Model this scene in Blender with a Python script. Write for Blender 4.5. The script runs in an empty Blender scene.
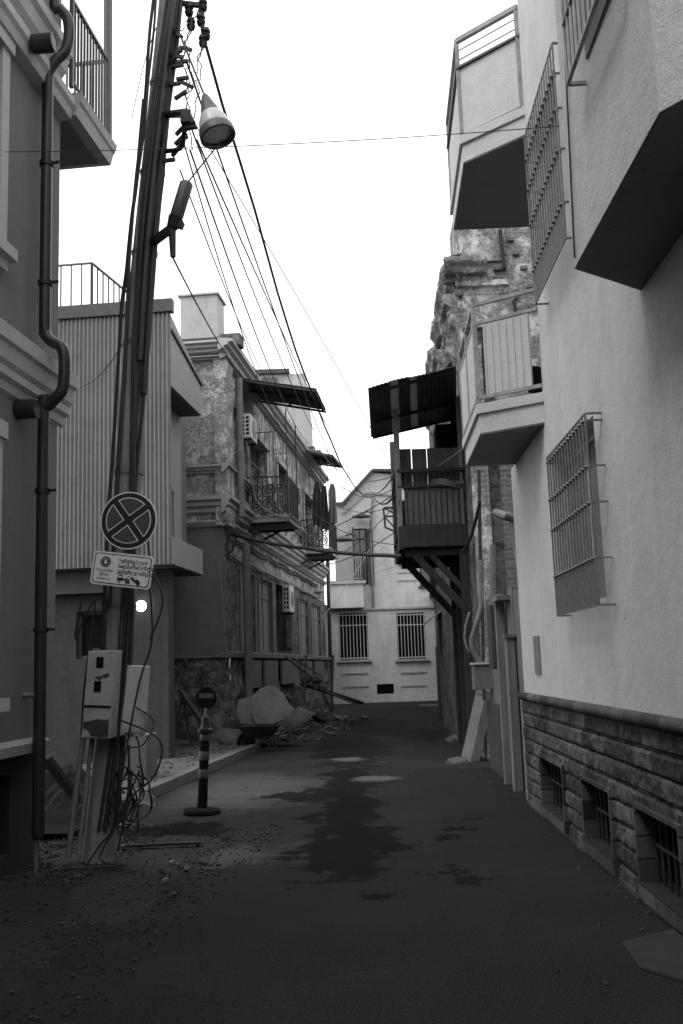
import bpy, bmesh, math, random
from mathutils import Vector, Matrix, noise
sc = bpy.context.scene
C = sc.collection
rnd = random.Random(7)
PI = math.pi
# ------------------------------------------------------------------ camera, sky, sun, exposure
F = 995.0; PIT = math.radians(8.86); ROLL = 0.034; CAMH = 1.6
cd = bpy.data.cameras.new('camera'); cam = bpy.data.objects.new('camera', cd); C.objects.link(cam)
cd.sensor_fit = 'VERTICAL'; cd.sensor_height = 36; cd.sensor_width = 24; cd.lens = 36 * F / 1024
cd.clip_end = 2000; cd.clip_start = 0.05
fwd = Vector((0, math.cos(PIT), math.sin(PIT))); up0 = Vector((0, -math.sin(PIT), math.cos(PIT))); rt0 = Vector((1, 0, 0))
cr, sr = math.cos(ROLL), math.sin(ROLL)
right = rt0 * cr - up0 * sr; up = rt0 * sr + up0 * cr
cam.matrix_world = Matrix(((right.x, up.x, -fwd.x, 0), (right.y, up.y, -fwd.y, 0), (right.z, up.z, -fwd.z, CAMH), (0, 0, 0, 1)))
sc.camera = cam
SUN_EL, SUN_AZ = math.radians(54), math.radians(228)      # azimuth from +Y clockwise: behind the viewer, to the left
w = bpy.data.worlds.new('World'); sc.world = w; w.use_nodes = True
nt = w.node_tree; nt.nodes.clear()
sky = nt.nodes.new('ShaderNodeTexSky'); sky.sky_type = 'NISHITA'; sky.sun_disc = False
sky.sun_elevation = SUN_EL; sky.sun_rotation = SUN_AZ; sky.dust_density = 4
bw = nt.nodes.new('ShaderNodeRGBToBW'); nt.links.new(sky.outputs[0], bw.inputs[0])
ma = nt.nodes.new('ShaderNodeMath'); ma.operation = 'MULTIPLY_ADD'; ma.inputs[1].default_value = 0.16; ma.inputs[2].default_value = 8.9
nt.links.new(bw.outputs[0], ma.inputs[0])
bg = nt.nodes.new('ShaderNodeBackground'); bg.inputs[1].default_value = 0.1; nt.links.new(ma.outputs[0], bg.inputs[0])
wo = nt.nodes.new('ShaderNodeOutputWorld'); nt.links.new(bg.outputs[0], wo.inputs[0])
sd = bpy.data.lights.new('sun', 'SUN'); sd.energy = 0.6; sd.angle = math.radians(25); sd.color = (1, 1, 1)
sun = bpy.data.objects.new('sun', sd); C.objects.link(sun)
sdir = Vector((math.sin(SUN_AZ) * math.cos(SUN_EL), math.cos(SUN_AZ) * math.cos(SUN_EL), math.sin(SUN_EL)))
sun.rotation_euler = sdir.to_track_quat('Z', 'Y').to_euler(); sun.location = (0, 0, 20)
sc.view_settings.view_transform = 'Standard'; sc.view_settings.look = 'None'
sc.view_settings.gamma = 1; sc.view_settings.exposure = 0.95; sc.view_settings.use_curve_mapping = False

# ------------------------------------------------------------------ measuring helpers
def ray(px, py):
    u = (px - 341.5) / F; v = (512 - py) / F
    return right * u + up * v + fwd
CAMP = Vector((0, 0, CAMH))
bL, bR = math.radians(6.14), math.radians(1.3)
def axes(b): return Vector((math.sin(b), math.cos(b), 0)), Vector((math.cos(b), -math.sin(b), 0))
UL, NL = axes(bL); UR, NR = axes(bR)
def planex(px, py, x, U, N):          # (s, h) on the plane at lateral x of a frame
    d = ray(px, py); t = x / d.dot(N); q = CAMP + d * t; return q.dot(U), q.z
def planes(px, py, s, U, N):          # (x, h) on the plane at distance s of a frame
    d = ray(px, py); t = s / d.dot(U); q = CAMP + d * t; return q.dot(N), q.z
def XL(px, py, x): return planex(px, py, x, UL, NL)
def XR(px, py, x): return planex(px, py, x, UR, NR)
def SL(px, py, s): return planes(px, py, s, UL, NL)
def SR(px, py, s): return planes(px, py, s, UR, NR)
def GW(px, py, h=0.0):
    d = ray(px, py); return CAMP + d * ((h - CAMH) / d.z)
def GL(px, py, h=0.0):
    q = GW(px, py, h); return q.dot(NL), q.dot(UL)
def GR(px, py, h=0.0):
    q = GW(px, py, h); return q.dot(NR), q.dot(UR)
def PW(px, py, y):
    d = ray(px, py); return CAMP + d * (y / d.y)
# frames: (origin x, origin y, clockwise angle)
FL = (0, 0, bL); FR = (0, 0, bR); FW = (0, 0, 0)
def toW(fr, p):
    a = fr[2]; x, y, z = p
    return Vector((fr[0] + x * math.cos(a) + y * math.sin(a), fr[1] - x * math.sin(a) + y * math.cos(a), z))

# ------------------------------------------------------------------ materials (monochrome place, monochrome film)
MATS = {}
def newmat(name):
    m = bpy.data.materials.new(name); m.use_nodes = True
    n = m.node_tree; n.nodes.clear()
    out = n.nodes.new('ShaderNodeOutputMaterial'); p = n.nodes.new('ShaderNodeBsdfPrincipled')
    n.links.new(p.outputs[0], out.inputs[0]); return m, n, p
def N(n, t, **k):
    o = n.nodes.new(t)
    for a, b in k.items(): setattr(o, a, b)
    return o
def noise_n(n, vec, scale, detail=5, rough=.55, dist=0):
    t = N(n, 'ShaderNodeTexNoise'); t.inputs['Scale'].default_value = scale; t.inputs['Detail'].default_value = detail
    t.inputs['Roughness'].default_value = rough; t.inputs['Distortion'].default_value = dist
    n.links.new(vec, t.inputs['Vector']); return t.outputs[0]
def ramp(n, fac, stops):
    r = N(n, 'ShaderNodeValToRGB'); e = r.color_ramp.elements
    while len(e) < len(stops): e.new(.5)
    for i, (p, v) in enumerate(stops): e[i].position = p; e[i].color = (v, v, v, 1)
    n.links.new(fac, r.inputs[0]); return r.outputs[0]
def mixv(n, f, a, b, mode='MIX'):
    m = N(n, 'ShaderNodeMix', data_type='RGBA', blend_type=mode)
    for i, v in ((0, f), (6, a), (7, b)):
        if isinstance(v, (int, float)):
            m.inputs[i].default_value = v if i == 0 else (v, v, v, 1)
        else: n.links.new(v, m.inputs[i])
    return m.outputs[2]
def objvec(n, scale=(1, 1, 1), loc=(0, 0, 0)):
    t = N(n, 'ShaderNodeTexCoord'); mp = N(n, 'ShaderNodeMapping')
    mp.inputs['Scale'].default_value = scale; mp.inputs['Location'].default_value = loc
    n.links.new(t.outputs['Object'], mp.inputs[0]); return mp.outputs[0]
def bump(n, p, h, s, d=.02, chain=None):
    b = N(n, 'ShaderNodeBump'); b.inputs['Strength'].default_value = s; b.inputs['Distance'].default_value = d
    n.links.new(h, b.inputs['Height'])
    if chain: n.links.new(chain, b.inputs['Normal'])
    n.links.new(b.outputs[0], p.inputs['Normal']); return b.outputs[0]
def plaster(name, c, var=.25, rough=.9, bs=.35, grain=60, streak=.25, big=.8, spec=.25, fleck=0, fine_mix=.25):
    m, n, p = newmat(name); v = objvec(n)
    a = noise_n(n, v, big, 6, .6); col = ramp(n, a, [(.3, c * (1 - var)), (.7, c * (1 + var * .6))])
    if streak:
        s = noise_n(n, objvec(n, (2.2, 2.2, .35)), 1.3, 4, .5, .6)
        col = mixv(n, streak, col, ramp(n, s, [(.30, c * .45), (.62, c * 1.1)]))
        s2 = noise_n(n, v, 2.7, 7, .7, .5); col = mixv(n, streak * .7, col, ramp(n, s2, [(.42, c * .5), (.5, c), (.6, c * 1.12)]))
    fine = noise_n(n, v, grain, 3, .7)
    if name.startswith('stucco_p') or name.startswith('stucco_b') or name == 'far_wall':
        ck = N(n, 'ShaderNodeTexVoronoi', feature='DISTANCE_TO_EDGE'); ck.inputs['Scale'].default_value = .8; c1_ = N(n, 'ShaderNodeTexNoise'); c1_.inputs['Scale'].default_value = 2.5; c1_.inputs['Detail'].default_value = 8; n.links.new(v, c1_.inputs['Vector'])
        c2_ = N(n, 'ShaderNodeVectorMath', operation='MULTIPLY_ADD'); n.links.new(c1_.outputs[1], c2_.inputs[0]); c2_.inputs[1].default_value = (.7, .7, .7); n.links.new(v, c2_.inputs[2]); n.links.new(c2_.outputs[0], ck.inputs['Vector'])
        pm = ramp(n, noise_n(n, v, .9, 3, .5), [(.5, 0), (.6, .35)]); cm_ = mixv(n, 1, ramp(n, ck.outputs[0], [(0, 1), (.010, 0)]), pm, 'MULTIPLY'); col = mixv(n, cm_, col, c * .3)
    col = mixv(n, fine_mix, col, ramp(n, fine, [(.3, c * .6), (.7, c * 1.35)]))
    if fleck:
        f = noise_n(n, v, 9, 5, .7); col = mixv(n, ramp(n, f, [(.6, 0), (.66, fleck)]), col, c * .4)
    n.links.new(col, p.inputs['Base Color']); p.inputs['Roughness'].default_value = rough
    p.inputs['Specular IOR Level'].default_value = spec
    if name == 'stone':
        sx = N(n, 'ShaderNodeSeparateXYZ'); n.links.new(objvec(n, (1, 1, 1), (0, 11.76, .01)), sx.inputs[0]); cb = N(n, 'ShaderNodeCombineXYZ'); n.links.new(sx.outputs[1], cb.inputs[0]); n.links.new(sx.outputs[2], cb.inputs[1])
        br = N(n, 'ShaderNodeTexBrick'); n.links.new(cb.outputs[0], br.inputs['Vector']); br.inputs['Scale'].default_value = 1; br.inputs['Brick Width'].default_value = .42; br.inputs['Row Height'].default_value = 1.17 / 8; br.inputs['Mortar Size'].default_value = .010; br.inputs['Mortar Smooth'].default_value = .6
        br.inputs['Color1'].default_value = (.45,) * 3 + (1,); br.inputs['Color2'].default_value = (1.5,) * 3 + (1,); br.inputs['Mortar'].default_value = (.25,) * 3 + (1,); n.links.new(mixv(n, 1, col, br.outputs[0], 'MULTIPLY'), p.inputs['Base Color'])
    b1 = bump(n, p, noise_n(n, v, 6, 5, .6), bs * .6, .03); bump(n, p, fine, bs, .006, b1)
    MATS[name] = m; return m
def peeling(name, c, bc, mc, cover=.5, rot=1.0, scale=1.6):
    """old wall: worn render with bare brick showing through"""
    m, n, p = newmat(name); t = N(n, 'ShaderNodeTexCoord'); v = t.outputs['Object']
    sx = N(n, 'ShaderNodeSeparateXYZ'); n.links.new(v, sx.inputs[0])
    ad = N(n, 'ShaderNodeMath', operation='ADD'); n.links.new(sx.outputs[0], ad.inputs[0]); n.links.new(sx.outputs[1], ad.inputs[1])
    cb = N(n, 'ShaderNodeCombineXYZ'); n.links.new(ad.outputs[0], cb.inputs[0]); n.links.new(sx.outputs[2], cb.inputs[1])
    wn = N(n, 'ShaderNodeTexNoise'); wn.inputs['Scale'].default_value = 5; wn.inputs['Detail'].default_value = 4; n.links.new(v, wn.inputs['Vector'])
    wm = N(n, 'ShaderNodeVectorMath', operation='MULTIPLY_ADD'); n.links.new(wn.outputs[1], wm.inputs[0]); wm.inputs[1].default_value = (.09, .05, 0); n.links.new(cb.outputs[0], wm.inputs[2])
    br = N(n, 'ShaderNodeTexBrick'); n.links.new(wm.outputs[0], br.inputs['Vector'])
    br.inputs['Scale'].default_value = 1; br.inputs['Brick Width'].default_value = .25; br.inputs['Row Height'].default_value = .085
    br.inputs['Mortar Size'].default_value = .012; br.inputs['Mortar Smooth'].default_value = .3; br.inputs['Bias'].default_value = -.1
    br.inputs['Color1'].default_value = (bc * .7,) * 3 + (1,); br.inputs['Color2'].default_value = (bc * 1.35,) * 3 + (1,); br.inputs['Mortar'].default_value = (mc,) * 3 + (1,)
    a = mixv(n, .45, noise_n(n, v, scale, 9, .72, .6), noise_n(n, v, scale * 4.5, 8, .75, .4)); mask = ramp(n, a, [(cover - .05, 0), (cover + .035, 1)])
    pl = mixv(n, .5, ramp(n, noise_n(n, v, 3, 6, .7), [(.3, c * .4), (.65, c * 1.3)]), ramp(n, noise_n(n, objvec(n, (1.8, 1.8, .5)), 1.5, 7, .7, .8), [(.36, c * .3), (.58, c * 1.2)]))
    bk = mixv(n, .4, br.outputs[0], ramp(n, noise_n(n, v, 7, 5, .7), [(.3, bc * .45), (.7, bc * 1.5)]))
    n.links.new(mixv(n, mask, pl, bk), p.inputs['Base Color']); p.inputs['Roughness'].default_value = .95; p.inputs['Specular IOR Level'].default_value = .15
    inv = mixv(n, mask, 1.0, mixv(n, 1, .25, br.outputs[1], 'MULTIPLY'))
    b1 = bump(n, p, mixv(n, mask, .8, ramp(n, br.outputs[1], [(0, .5), (1, .15)])), .8, .04)
    b2 = bump(n, p, noise_n(n, v, 25, 5, .7), .7, .02, b1); bump(n, p, noise_n(n, v, 5, 8, .75, .5), .8, .06, b2)
    MATS[name] = m; return m
def simple(name, c, rough=.6, metal=0, var=.2, scale=8, bs=.15, spec=.4):
    m, n, p = newmat(name); v = objvec(n)
    n.links.new(ramp(n, noise_n(n, v, scale, 5, .65), [(.3, c * (1 - var)), (.7, min(1, c * (1 + var)))]), p.inputs['Base Color'])
    p.inputs['Roughness'].default_value = rough; p.inputs['Metallic'].default_value = metal; p.inputs['Specular IOR Level'].default_value = spec
    if bs: bump(n, p, noise_n(n, v, scale * 5, 4, .6), bs, .008)
    MATS[name] = m; return m
def wood(name, c, var=.4, sc_=(30, 30, 1.5)):
    m, n, p = newmat(name)
    a = noise_n(n, objvec(n, sc_), 1, 6, .65, .4)
    col = mixv(n, .35, ramp(n, a, [(.3, c * (1 - var)), (.7, c * (1 + var))]), ramp(n, noise_n(n, objvec(n), 2.2, 4, .6), [(.3, c * .5), (.7, c * 1.4)]))
    n.links.new(col, p.inputs['Base Color']); p.inputs['Roughness'].default_value = .85; p.inputs['Specular IOR Level'].default_value = .2
    bump(n, p, a, .5, .01); MATS[name] = m; return m
def emit(name, s):
    m = bpy.data.materials.new(name); m.use_nodes = True; n = m.node_tree; n.nodes.clear()
    e = n.nodes.new('ShaderNodeEmission'); e.inputs[1].default_value = s; e.inputs[0].default_value = (1, 1, 1, 1)
    o = n.nodes.new('ShaderNodeOutputMaterial'); n.links.new(e.outputs[0], o.inputs[0]); MATS[name] = m; return m

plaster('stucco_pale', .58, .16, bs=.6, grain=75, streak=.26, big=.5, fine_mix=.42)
plaster('stucco_bay', .55, .12, bs=.6, grain=75, streak=.18, big=.5, fine_mix=.42)
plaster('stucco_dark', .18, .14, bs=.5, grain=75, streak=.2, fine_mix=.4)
plaster('stucco_mid', .20, .2, bs=.3)
plaster('trim', .46, .12, bs=.2, streak=.2)
plaster('trim_dull', .34, .2, bs=.2, streak=.3)
plaster('ledge', .30, .15, bs=.25, streak=.3)
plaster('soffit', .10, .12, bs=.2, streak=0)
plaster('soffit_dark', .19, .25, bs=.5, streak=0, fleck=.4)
plaster('far_wall', .44, .16, bs=.3, streak=.35, grain=20, fleck=.25)
plaster('far_grey', .46, .25, bs=.3, streak=.5, grain=12)
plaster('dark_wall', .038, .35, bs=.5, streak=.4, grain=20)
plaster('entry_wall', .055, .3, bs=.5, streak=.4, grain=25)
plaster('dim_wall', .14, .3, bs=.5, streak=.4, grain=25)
plaster('stone', .085, .6, bs=.9, grain=28, streak=.2, big=3)
plaster('rock', .10, .3, bs=.9, grain=20, streak=0, big=4)
plaster('concrete', .10, .25, bs=.5, grain=40, streak=0, big=2, fleck=.5)
plaster('kerbstone', .12, .25, bs=.5, grain=40, streak=0, big=2)
plaster('blind', .20, .1, bs=.1, streak=.2)
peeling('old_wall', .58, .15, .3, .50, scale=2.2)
peeling('old_brick', .62, .22, .42, .50, scale=2.6)
peeling('bare_brick', .30, .13, .26, .36, scale=1.6)
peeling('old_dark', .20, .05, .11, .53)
peeling('old_plaster', .55, .17, .34, .50, scale=1.8)
simple('black_metal', .02, .45, .3); simple('pipe_dark', .03, .35, .2, bs=.05)
simple('grille_paint', .30, .6, 0, .3); simple('grille_dull', .16, .6, 0, .3, 30)
simple('rail_grey', .09, .5, .2); simple('rail_dark', .035, .6, .2, .4)
simple('white_paint', .62, .5, 0, .06, 4, .05); simple('white_box', .50, .5, 0, .15, 9, .1)
plaster('box_worn', .40, .25, rough=.6, bs=.2, grain=60, streak=.5, big=6, fleck=.8)
simple('glass_dark', .02, .08, 0, .3, 2, 0, .8); simple('dark_hole', .008, .9, 0, .2, 4, 0, .1)
simple('glass_grey', .09, .12, 0, .3, 2, 0, .8)
simple('cable', .03, .6, 0, .2); simple('cable_pale', .22, .6, 0, .2)
simple('tin_dark', .06, .55, .3, .45, 4, .2); simple('tin_pale', .30, .5, .2, .3, 6, .2)
plaster('corrugated', .22, .15, rough=.6, bs=.12, grain=50, streak=.4, spec=.35); simple('fascia', .06, .6, .1, .3)
simple('panel_grey', .24, .7, 0, .08, 3, .1); simple('panel_dark', .07, .6, 0, .1, 3, .05)
simple('rubber', .008, .9, 0, .2, 8, .15, .1); simple('band', .075, .5, 0, .2)
simple('cloth_dark', .03, .95, 0, .3, 6); simple('cloth_grey', .12, .95, 0, .3, 6)
simple('sheet', .17, .9, 0, .3, 2.5, .15); simple('tarp', .09, .8, 0, .35, 4, .5)
simple('glass_white', .55, .3, 0, .15, 12, .1); simple('sign_face', .78, .4, 0, .08, 14, .03)
simple('sign_dark', .022, .4, 0, .15, 14, .03); simple('sign_mid', .075, .4, 0, .12, 14, .03); simple('ink_grey', .2, .5)
simple('pipe_pale', .14, .45, 0, .2, 6, .05); simple('pipe_grey', .15, .6, .1, .3, 5, .2)
wood('pole_wood', .25, .4); wood('old_wood', .06, .5); wood('pale_wood', .18, .35); wood('dark_wood', .030, .5)
wood('grey_wood', .14, .4); wood('door_wood', .15, .35, (20, 20, 1))
def translucent(name, c):
    m = simple(name, c, .5, 0, .3, 6, .1); n = m.node_tree; p = next(x for x in n.nodes if x.type == 'BSDF_PRINCIPLED'); o = next(x for x in n.nodes if x.type == 'OUTPUT_MATERIAL')
    tr = n.nodes.new('ShaderNodeBsdfTranslucent'); tr.inputs[0].default_value = (c, c, c, 1); mx = n.nodes.new('ShaderNodeMixShader'); mx.inputs[0].default_value = .35
    n.links.new(p.outputs[0], mx.inputs[1]); n.links.new(tr.outputs[0], mx.inputs[2]); n.links.new(mx.outputs[0], o.inputs[0])
translucent('fibre_sheet', .35)
emit('lamp_glow', 6)

# road
def road_mat():
    m, n, p = newmat('asphalt'); t = N(n, 'ShaderNodeTexCoord'); v = t.outputs['Object']
    base = ramp(n, noise_n(n, v, .7, 8, .68), [(.3, .008), (.5, .020), (.7, .040)])
    agg = noise_n(n, v, 70, 3, .8); crk = N(n, 'ShaderNodeTexVoronoi', feature='DISTANCE_TO_EDGE'); crk.inputs['Scale'].default_value = .55; cw = N(n, 'ShaderNodeVectorMath', operation='MULTIPLY_ADD'); cn_ = N(n, 'ShaderNodeTexNoise'); cn_.inputs['Scale'].default_value = 2; cn_.inputs['Detail'].default_value = 7; n.links.new(v, cn_.inputs['Vector']); n.links.new(cn_.outputs[1], cw.inputs[0]); cw.inputs[1].default_value = (.9, .9, 0); n.links.new(v, cw.inputs[2]); n.links.new(cw.outputs[0], crk.inputs['Vector'])
    base = mixv(n, ramp(n, crk.outputs[0], [(0.0, .7), (.012, 0)]), base, .006); base = mixv(n, .6, base, ramp(n, agg, [(.40, .003), (.62, .045)]))
    # wobbled coordinates for the patches
    dn = N(n, 'ShaderNodeTexNoise'); dn.inputs['Scale'].default_value = 1.5; dn.inputs['Detail'].default_value = 9; dn.inputs['Roughness'].default_value = .72
    st = N(n, 'ShaderNodeMapping'); st.inputs['Scale'].default_value = (1, .8, 1); n.links.new(v, st.inputs[0]); n.links.new(st.outputs[0], dn.inputs['Vector'])
    sub = N(n, 'ShaderNodeVectorMath', operation='SUBTRACT'); n.links.new(dn.outputs[1], sub.inputs[0]); sub.inputs[1].default_value = (.5, .5, .5)
    scl = N(n, 'ShaderNodeVectorMath', operation='MULTIPLY'); n.links.new(sub.outputs[0], scl.inputs[0]); scl.inputs[1].default_value = (2.0, 4.2, 0)
    av = N(n, 'ShaderNodeVectorMath', operation='ADD'); n.links.new(v, av.inputs[0]); n.links.new(scl.outputs[0], av.inputs[1])
    def blob(px, py, wpx, y0, y1):
        a = GW(px, y0); b = GW(px, y1); cy = (a.y + b.y) / 2; ry = abs(a.y - b.y) / 2; cx = GW(px, py).x; rx = wpx / 2 / F * cy
        mp = N(n, 'ShaderNodeMapping'); mp.vector_type = 'POINT'
        mp.inputs['Location'].default_value = (-cx / rx, -cy / ry, 0); mp.inputs['Scale'].default_value = (1 / rx, 1 / ry, 0)
        n.links.new(av.outputs[0], mp.inputs[0]); l = N(n, 'ShaderNodeVectorMath', operation='LENGTH'); n.links.new(mp.outputs[0], l.inputs[0]); return l.outputs['Value']
    def join(lst):
        o = lst[0]
        for q in lst[1:]:
            mn = N(n, 'ShaderNodeMath', operation='MINIMUM'); n.links.new(o, mn.inputs[0]); n.links.new(q, mn.inputs[1]); o = mn.outputs[0]
        hf = N(n, 'ShaderNodeMath', operation='MULTIPLY'); n.links.new(o, hf.inputs[0]); hf.inputs[1].default_value = .5
        return hf.outputs[0]
    wet = join([blob(*a) for a in ((345, 850, 100, 880, 822), (352, 815, 70, 835, 795), (348, 785, 60, 800, 768), (372, 895, 26, 908, 884),
                                   (462, 829, 40, 836, 822), (352, 750, 70, 768, 735), (372, 725, 70, 735, 718), (420, 735, 50, 741, 729), (448, 878, 60, 881, 875),
                                   (480, 882, 20, 885, 879), (150, 838, 140, 848, 826), (165, 870, 60, 876, 864), (300, 795, 60, 800, 790), (290, 742, 50, 748, 736))])
    pale = join([blob(*a) for a in ((250, 785, 130, 806, 776), (225, 850, 90, 862, 842), (352, 760, 60, 764, 757), (240, 800, 80, 803, 797), (215, 868, 40, 873, 864))])
    AV = av; av = N(n, 'ShaderNodeVectorMath', operation='MULTIPLY_ADD'); n.links.new(scl.outputs[0], av.inputs[0]); av.inputs[1].default_value = (.5, .22, 0); n.links.new(v, av.inputs[2])
    pud = join([blob(*a) for a in ((374, 778, 46, 782, 775), (240, 794, 60, 796.5, 792.5), (350, 759, 36, 761, 757))])
    wn_ = noise_n(n, v, 3.2, 8, .75); w2 = N(n, 'ShaderNodeMath', operation='MULTIPLY_ADD'); n.links.new(wn_, w2.inputs[0]); w2.inputs[1].default_value = .9; n.links.new(wet, w2.inputs[2]); w3 = N(n, 'ShaderNodeMath', operation='SUBTRACT'); n.links.new(w2.outputs[0], w3.inputs[0]); w3.inputs[1].default_value = .45; wet = w3.outputs[0]
    mw = ramp(n, wet, [(.47, 1), (.56, 0)]); mpl = ramp(n, pale, [(.3, 1), (.75, 0)]); mpu = ramp(n, pud, [(.30, .8), (.56, 0)])
    # generic damp mottling farther down the lane
    col = mixv(n, mpl, base, mixv(n, .6, base, .10))
    col = mixv(n, mw, col, mixv(n, .84, col, .003)); col = mixv(n, mpu, col, .06)  # puddles get a pale tone painted in for reflected sky
    n.links.new(col, p.inputs['Base Color'])
    rr = mixv(n, mw, .92, .62); rr = mixv(n, mpu, rr, .35); n.links.new(rr, p.inputs['Roughness'])
    n.links.new(mixv(n, mpu, mixv(n, mw, .14, .025), .35), p.inputs['Specular IOR Level'])
    hb = bump(n, p, noise_n(n, v, 2, 5, .6), .25, .06); bump(n, p, agg, .9, .012, hb)
    MATS['asphalt'] = m
road_mat()
plaster('apron', .035, .3, bs=.8, grain=40, streak=0, big=3)
plaster('grit', .05, .4, bs=.5, grain=40, streak=0)
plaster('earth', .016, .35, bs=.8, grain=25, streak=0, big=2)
plaster('pavement', .09, .45, bs=.8, grain=30, streak=0, big=1.6, fleck=.8)

# ------------------------------------------------------------------ mesh builder
class MB:
    def __init__(s): s.v = []; s.f = []; s.sm = []
    def add(s, vs, fs, smooth=False):
        o = len(s.v); s.v += [Vector(v) for v in vs]; s.f += [tuple(i + o for i in f) for f in fs]; s.sm += [smooth] * len(fs); return s
    def box(s, a, b):
        x0, x1 = sorted((a[0], b[0])); y0, y1 = sorted((a[1], b[1])); z0, z1 = sorted((a[2], b[2]))
        return s.add([(x0, y0, z0), (x1, y0, z0), (x1, y1, z0), (x0, y1, z0), (x0, y0, z1), (x1, y0, z1), (x1, y1, z1), (x0, y1, z1)],
                     [(3, 2, 1, 0), (4, 5, 6, 7), (0, 1, 5, 4), (1, 2, 6, 5), (2, 3, 7, 6), (3, 0, 4, 7)])
    def prism(s, poly, axis, a, b):   # 2D polygon extruded along axis
        n = len(poly)
        def mk(p, t):
            return {'x': (t, p[0], p[1]), 'y': (p[0], t, p[1]), 'z': (p[0], p[1], t)}[axis]
        vs = [mk(p, a) for p in poly] + [mk(p, b) for p in poly]
        fs = [tuple(range(n))[::-1], tuple(range(n, 2 * n))] + [(i, (i + 1) % n, n + (i + 1) % n, n + i) for i in range(n)]
        return s.add(vs, fs)
    def bar(s, p, q, w_, t_=None, upv=(0, 0, 1)):
        p, q = Vector(p), Vector(q); t_ = t_ or w_; d = (q - p).normalized(); u = Vector(upv)
        if abs(d.dot(u)) > .95: u = Vector((1, 0, 0))
        a = d.cross(u).normalized(); b = a.cross(d).normalized()
        vs = [e + a * i * w_ / 2 + b * j * t_ / 2 for e in (p, q) for i, j in ((-1, -1), (1, -1), (1, 1), (-1, 1))]
        return s.add(vs, [(3, 2, 1, 0), (4, 5, 6, 7), (0, 1, 5, 4), (1, 2, 6, 5), (2, 3, 7, 6), (3, 0, 4, 7)])
    def tube(s, pts, r, seg=8, cap=True):
        pts = [Vector(p) for p in pts]; n = len(pts); rs = r if isinstance(r, (list, tuple)) else [r] * n; vs = []; prev = None
        for i, p in enumerate(pts):
            d = (pts[min(i + 1, n - 1)] - pts[max(i - 1, 0)]).normalized()
            if prev is None:
                u = Vector((0, 0, 1)) if abs(d.z) < .9 else Vector((1, 0, 0)); a = d.cross(u).normalized()
            else: a = (prev - d * prev.dot(d)).normalized()
            prev = a; b = d.cross(a)
            for k in range(seg):
                t = 2 * PI * k / seg; vs.append(p + (a * math.cos(t) + b * math.sin(t)) * rs[i])
        fs = [(i * seg + k, i * seg + (k + 1) % seg, (i + 1) * seg + (k + 1) % seg, (i + 1) * seg + k) for i in range(n - 1) for k in range(seg)]
        if cap: fs += [tuple(range(seg))[::-1], tuple((n - 1) * seg + k for k in range(seg))]
        return s.add(vs, fs, True)
    def lathe(s, prof, c=(0, 0, 0), axis=(0, 0, 1), seg=24, close=False):
        ax = Vector(axis).normalized(); u = Vector((1, 0, 0)) if abs(ax.x) < .9 else Vector((0, 1, 0)); a = ax.cross(u).normalized(); b = ax.cross(a)
        vs = []; n = len(prof)
        for r, z in prof:
            for k in range(seg):
                t = 2 * PI * k / seg; vs.append(Vector(c) + ax * z + (a * math.cos(t) + b * math.sin(t)) * max(r, .0005))
        fs = [(i * seg + k, i * seg + (k + 1) % seg, (i + 1) * seg + (k + 1) % seg, (i + 1) * seg + k) for i in range(n - 1) for k in range(seg)]
        return s.add(vs, fs, True)
    def quad(s, *p): return s.add(p, [tuple(range(len(p)))])
    def grid(s, nx, ny, fn, skip=None):
        vs = [fn(i / nx, j / ny) for j in range(ny + 1) for i in range(nx + 1)]
        fs = [(j * (nx + 1) + i, j * (nx + 1) + i + 1, (j + 1) * (nx + 1) + i + 1, (j + 1) * (nx + 1) + i) for j in range(ny) for i in range(nx) if not (skip and skip((i + .5) / nx, (j + .5) / ny))]
        return s.add(vs, fs)
    def islands(s):
        par = list(range(len(s.v)))
        def fd(i):
            while par[i] != i: par[i] = par[par[i]]; i = par[i]
            return i
        for f in s.f:
            for i in f[1:]: par[fd(i)] = fd(f[0])
        d = {}
        for f, sm in zip(s.f, s.sm): d.setdefault(fd(f[0]), []).append((f, sm))
        for k, fl in d.items():
            ids = sorted({i for f, _ in fl for i in f}); mp = {i: j for j, i in enumerate(ids)}; m = MB()
            m.v = [s.v[i] for i in ids]; m.f = [tuple(mp[i] for i in f) for f, _ in fl]; m.sm = [x for _, x in fl]; yield m
    def mesh(s, name, base=(0, 0, 0)):
        b = Vector(base); me = bpy.data.meshes.new(name); me.from_pydata([v - b for v in s.v], [], s.f)
        me.polygons.foreach_set('use_smooth', s.sm); me.update()
        bm = bmesh.new(); bm.from_mesh(me); bmesh.ops.recalc_face_normals(bm, faces=bm.faces); bm.to_mesh(me); bm.free()
        return me
def props(o, label=None, cat=None, group=None, kind=None):
    for k, v in (('label', label), ('category', cat), ('group', group), ('kind', kind)):
        if v: o[k] = v
    return o
def finish(o, mat, bev=0, smooth_angle=True):
    o.data.materials.append(MATS[mat])
    if bev:
        md = o.modifiers.new('bevel', 'BEVEL'); md.width = bev; md.segments = 2; md.limit_method = 'ANGLE'; md.angle_limit = math.radians(40)
    if any(p.use_smooth for p in o.data.polygons):
        try: o.data.set_sharp_from_angle(angle=math.radians(40))
        except Exception: pass
    return o
SPLIT = {'jamb', 'pilaster', 'relief_panel', 'plinth_panel', 'console_bracket', 'post', 'brace', 'rafter', 'wall_post', 'kick_board', 'collar', 'parapet_block', 'string_course', 'bracket', 'frame_moulding', 'panel_moulding', 'wall_pipe', 'insulator', 'clamp', 'body', 'rear_wall', 'plastered_panel', 'board_screen', 'loose_brick'}
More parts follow.
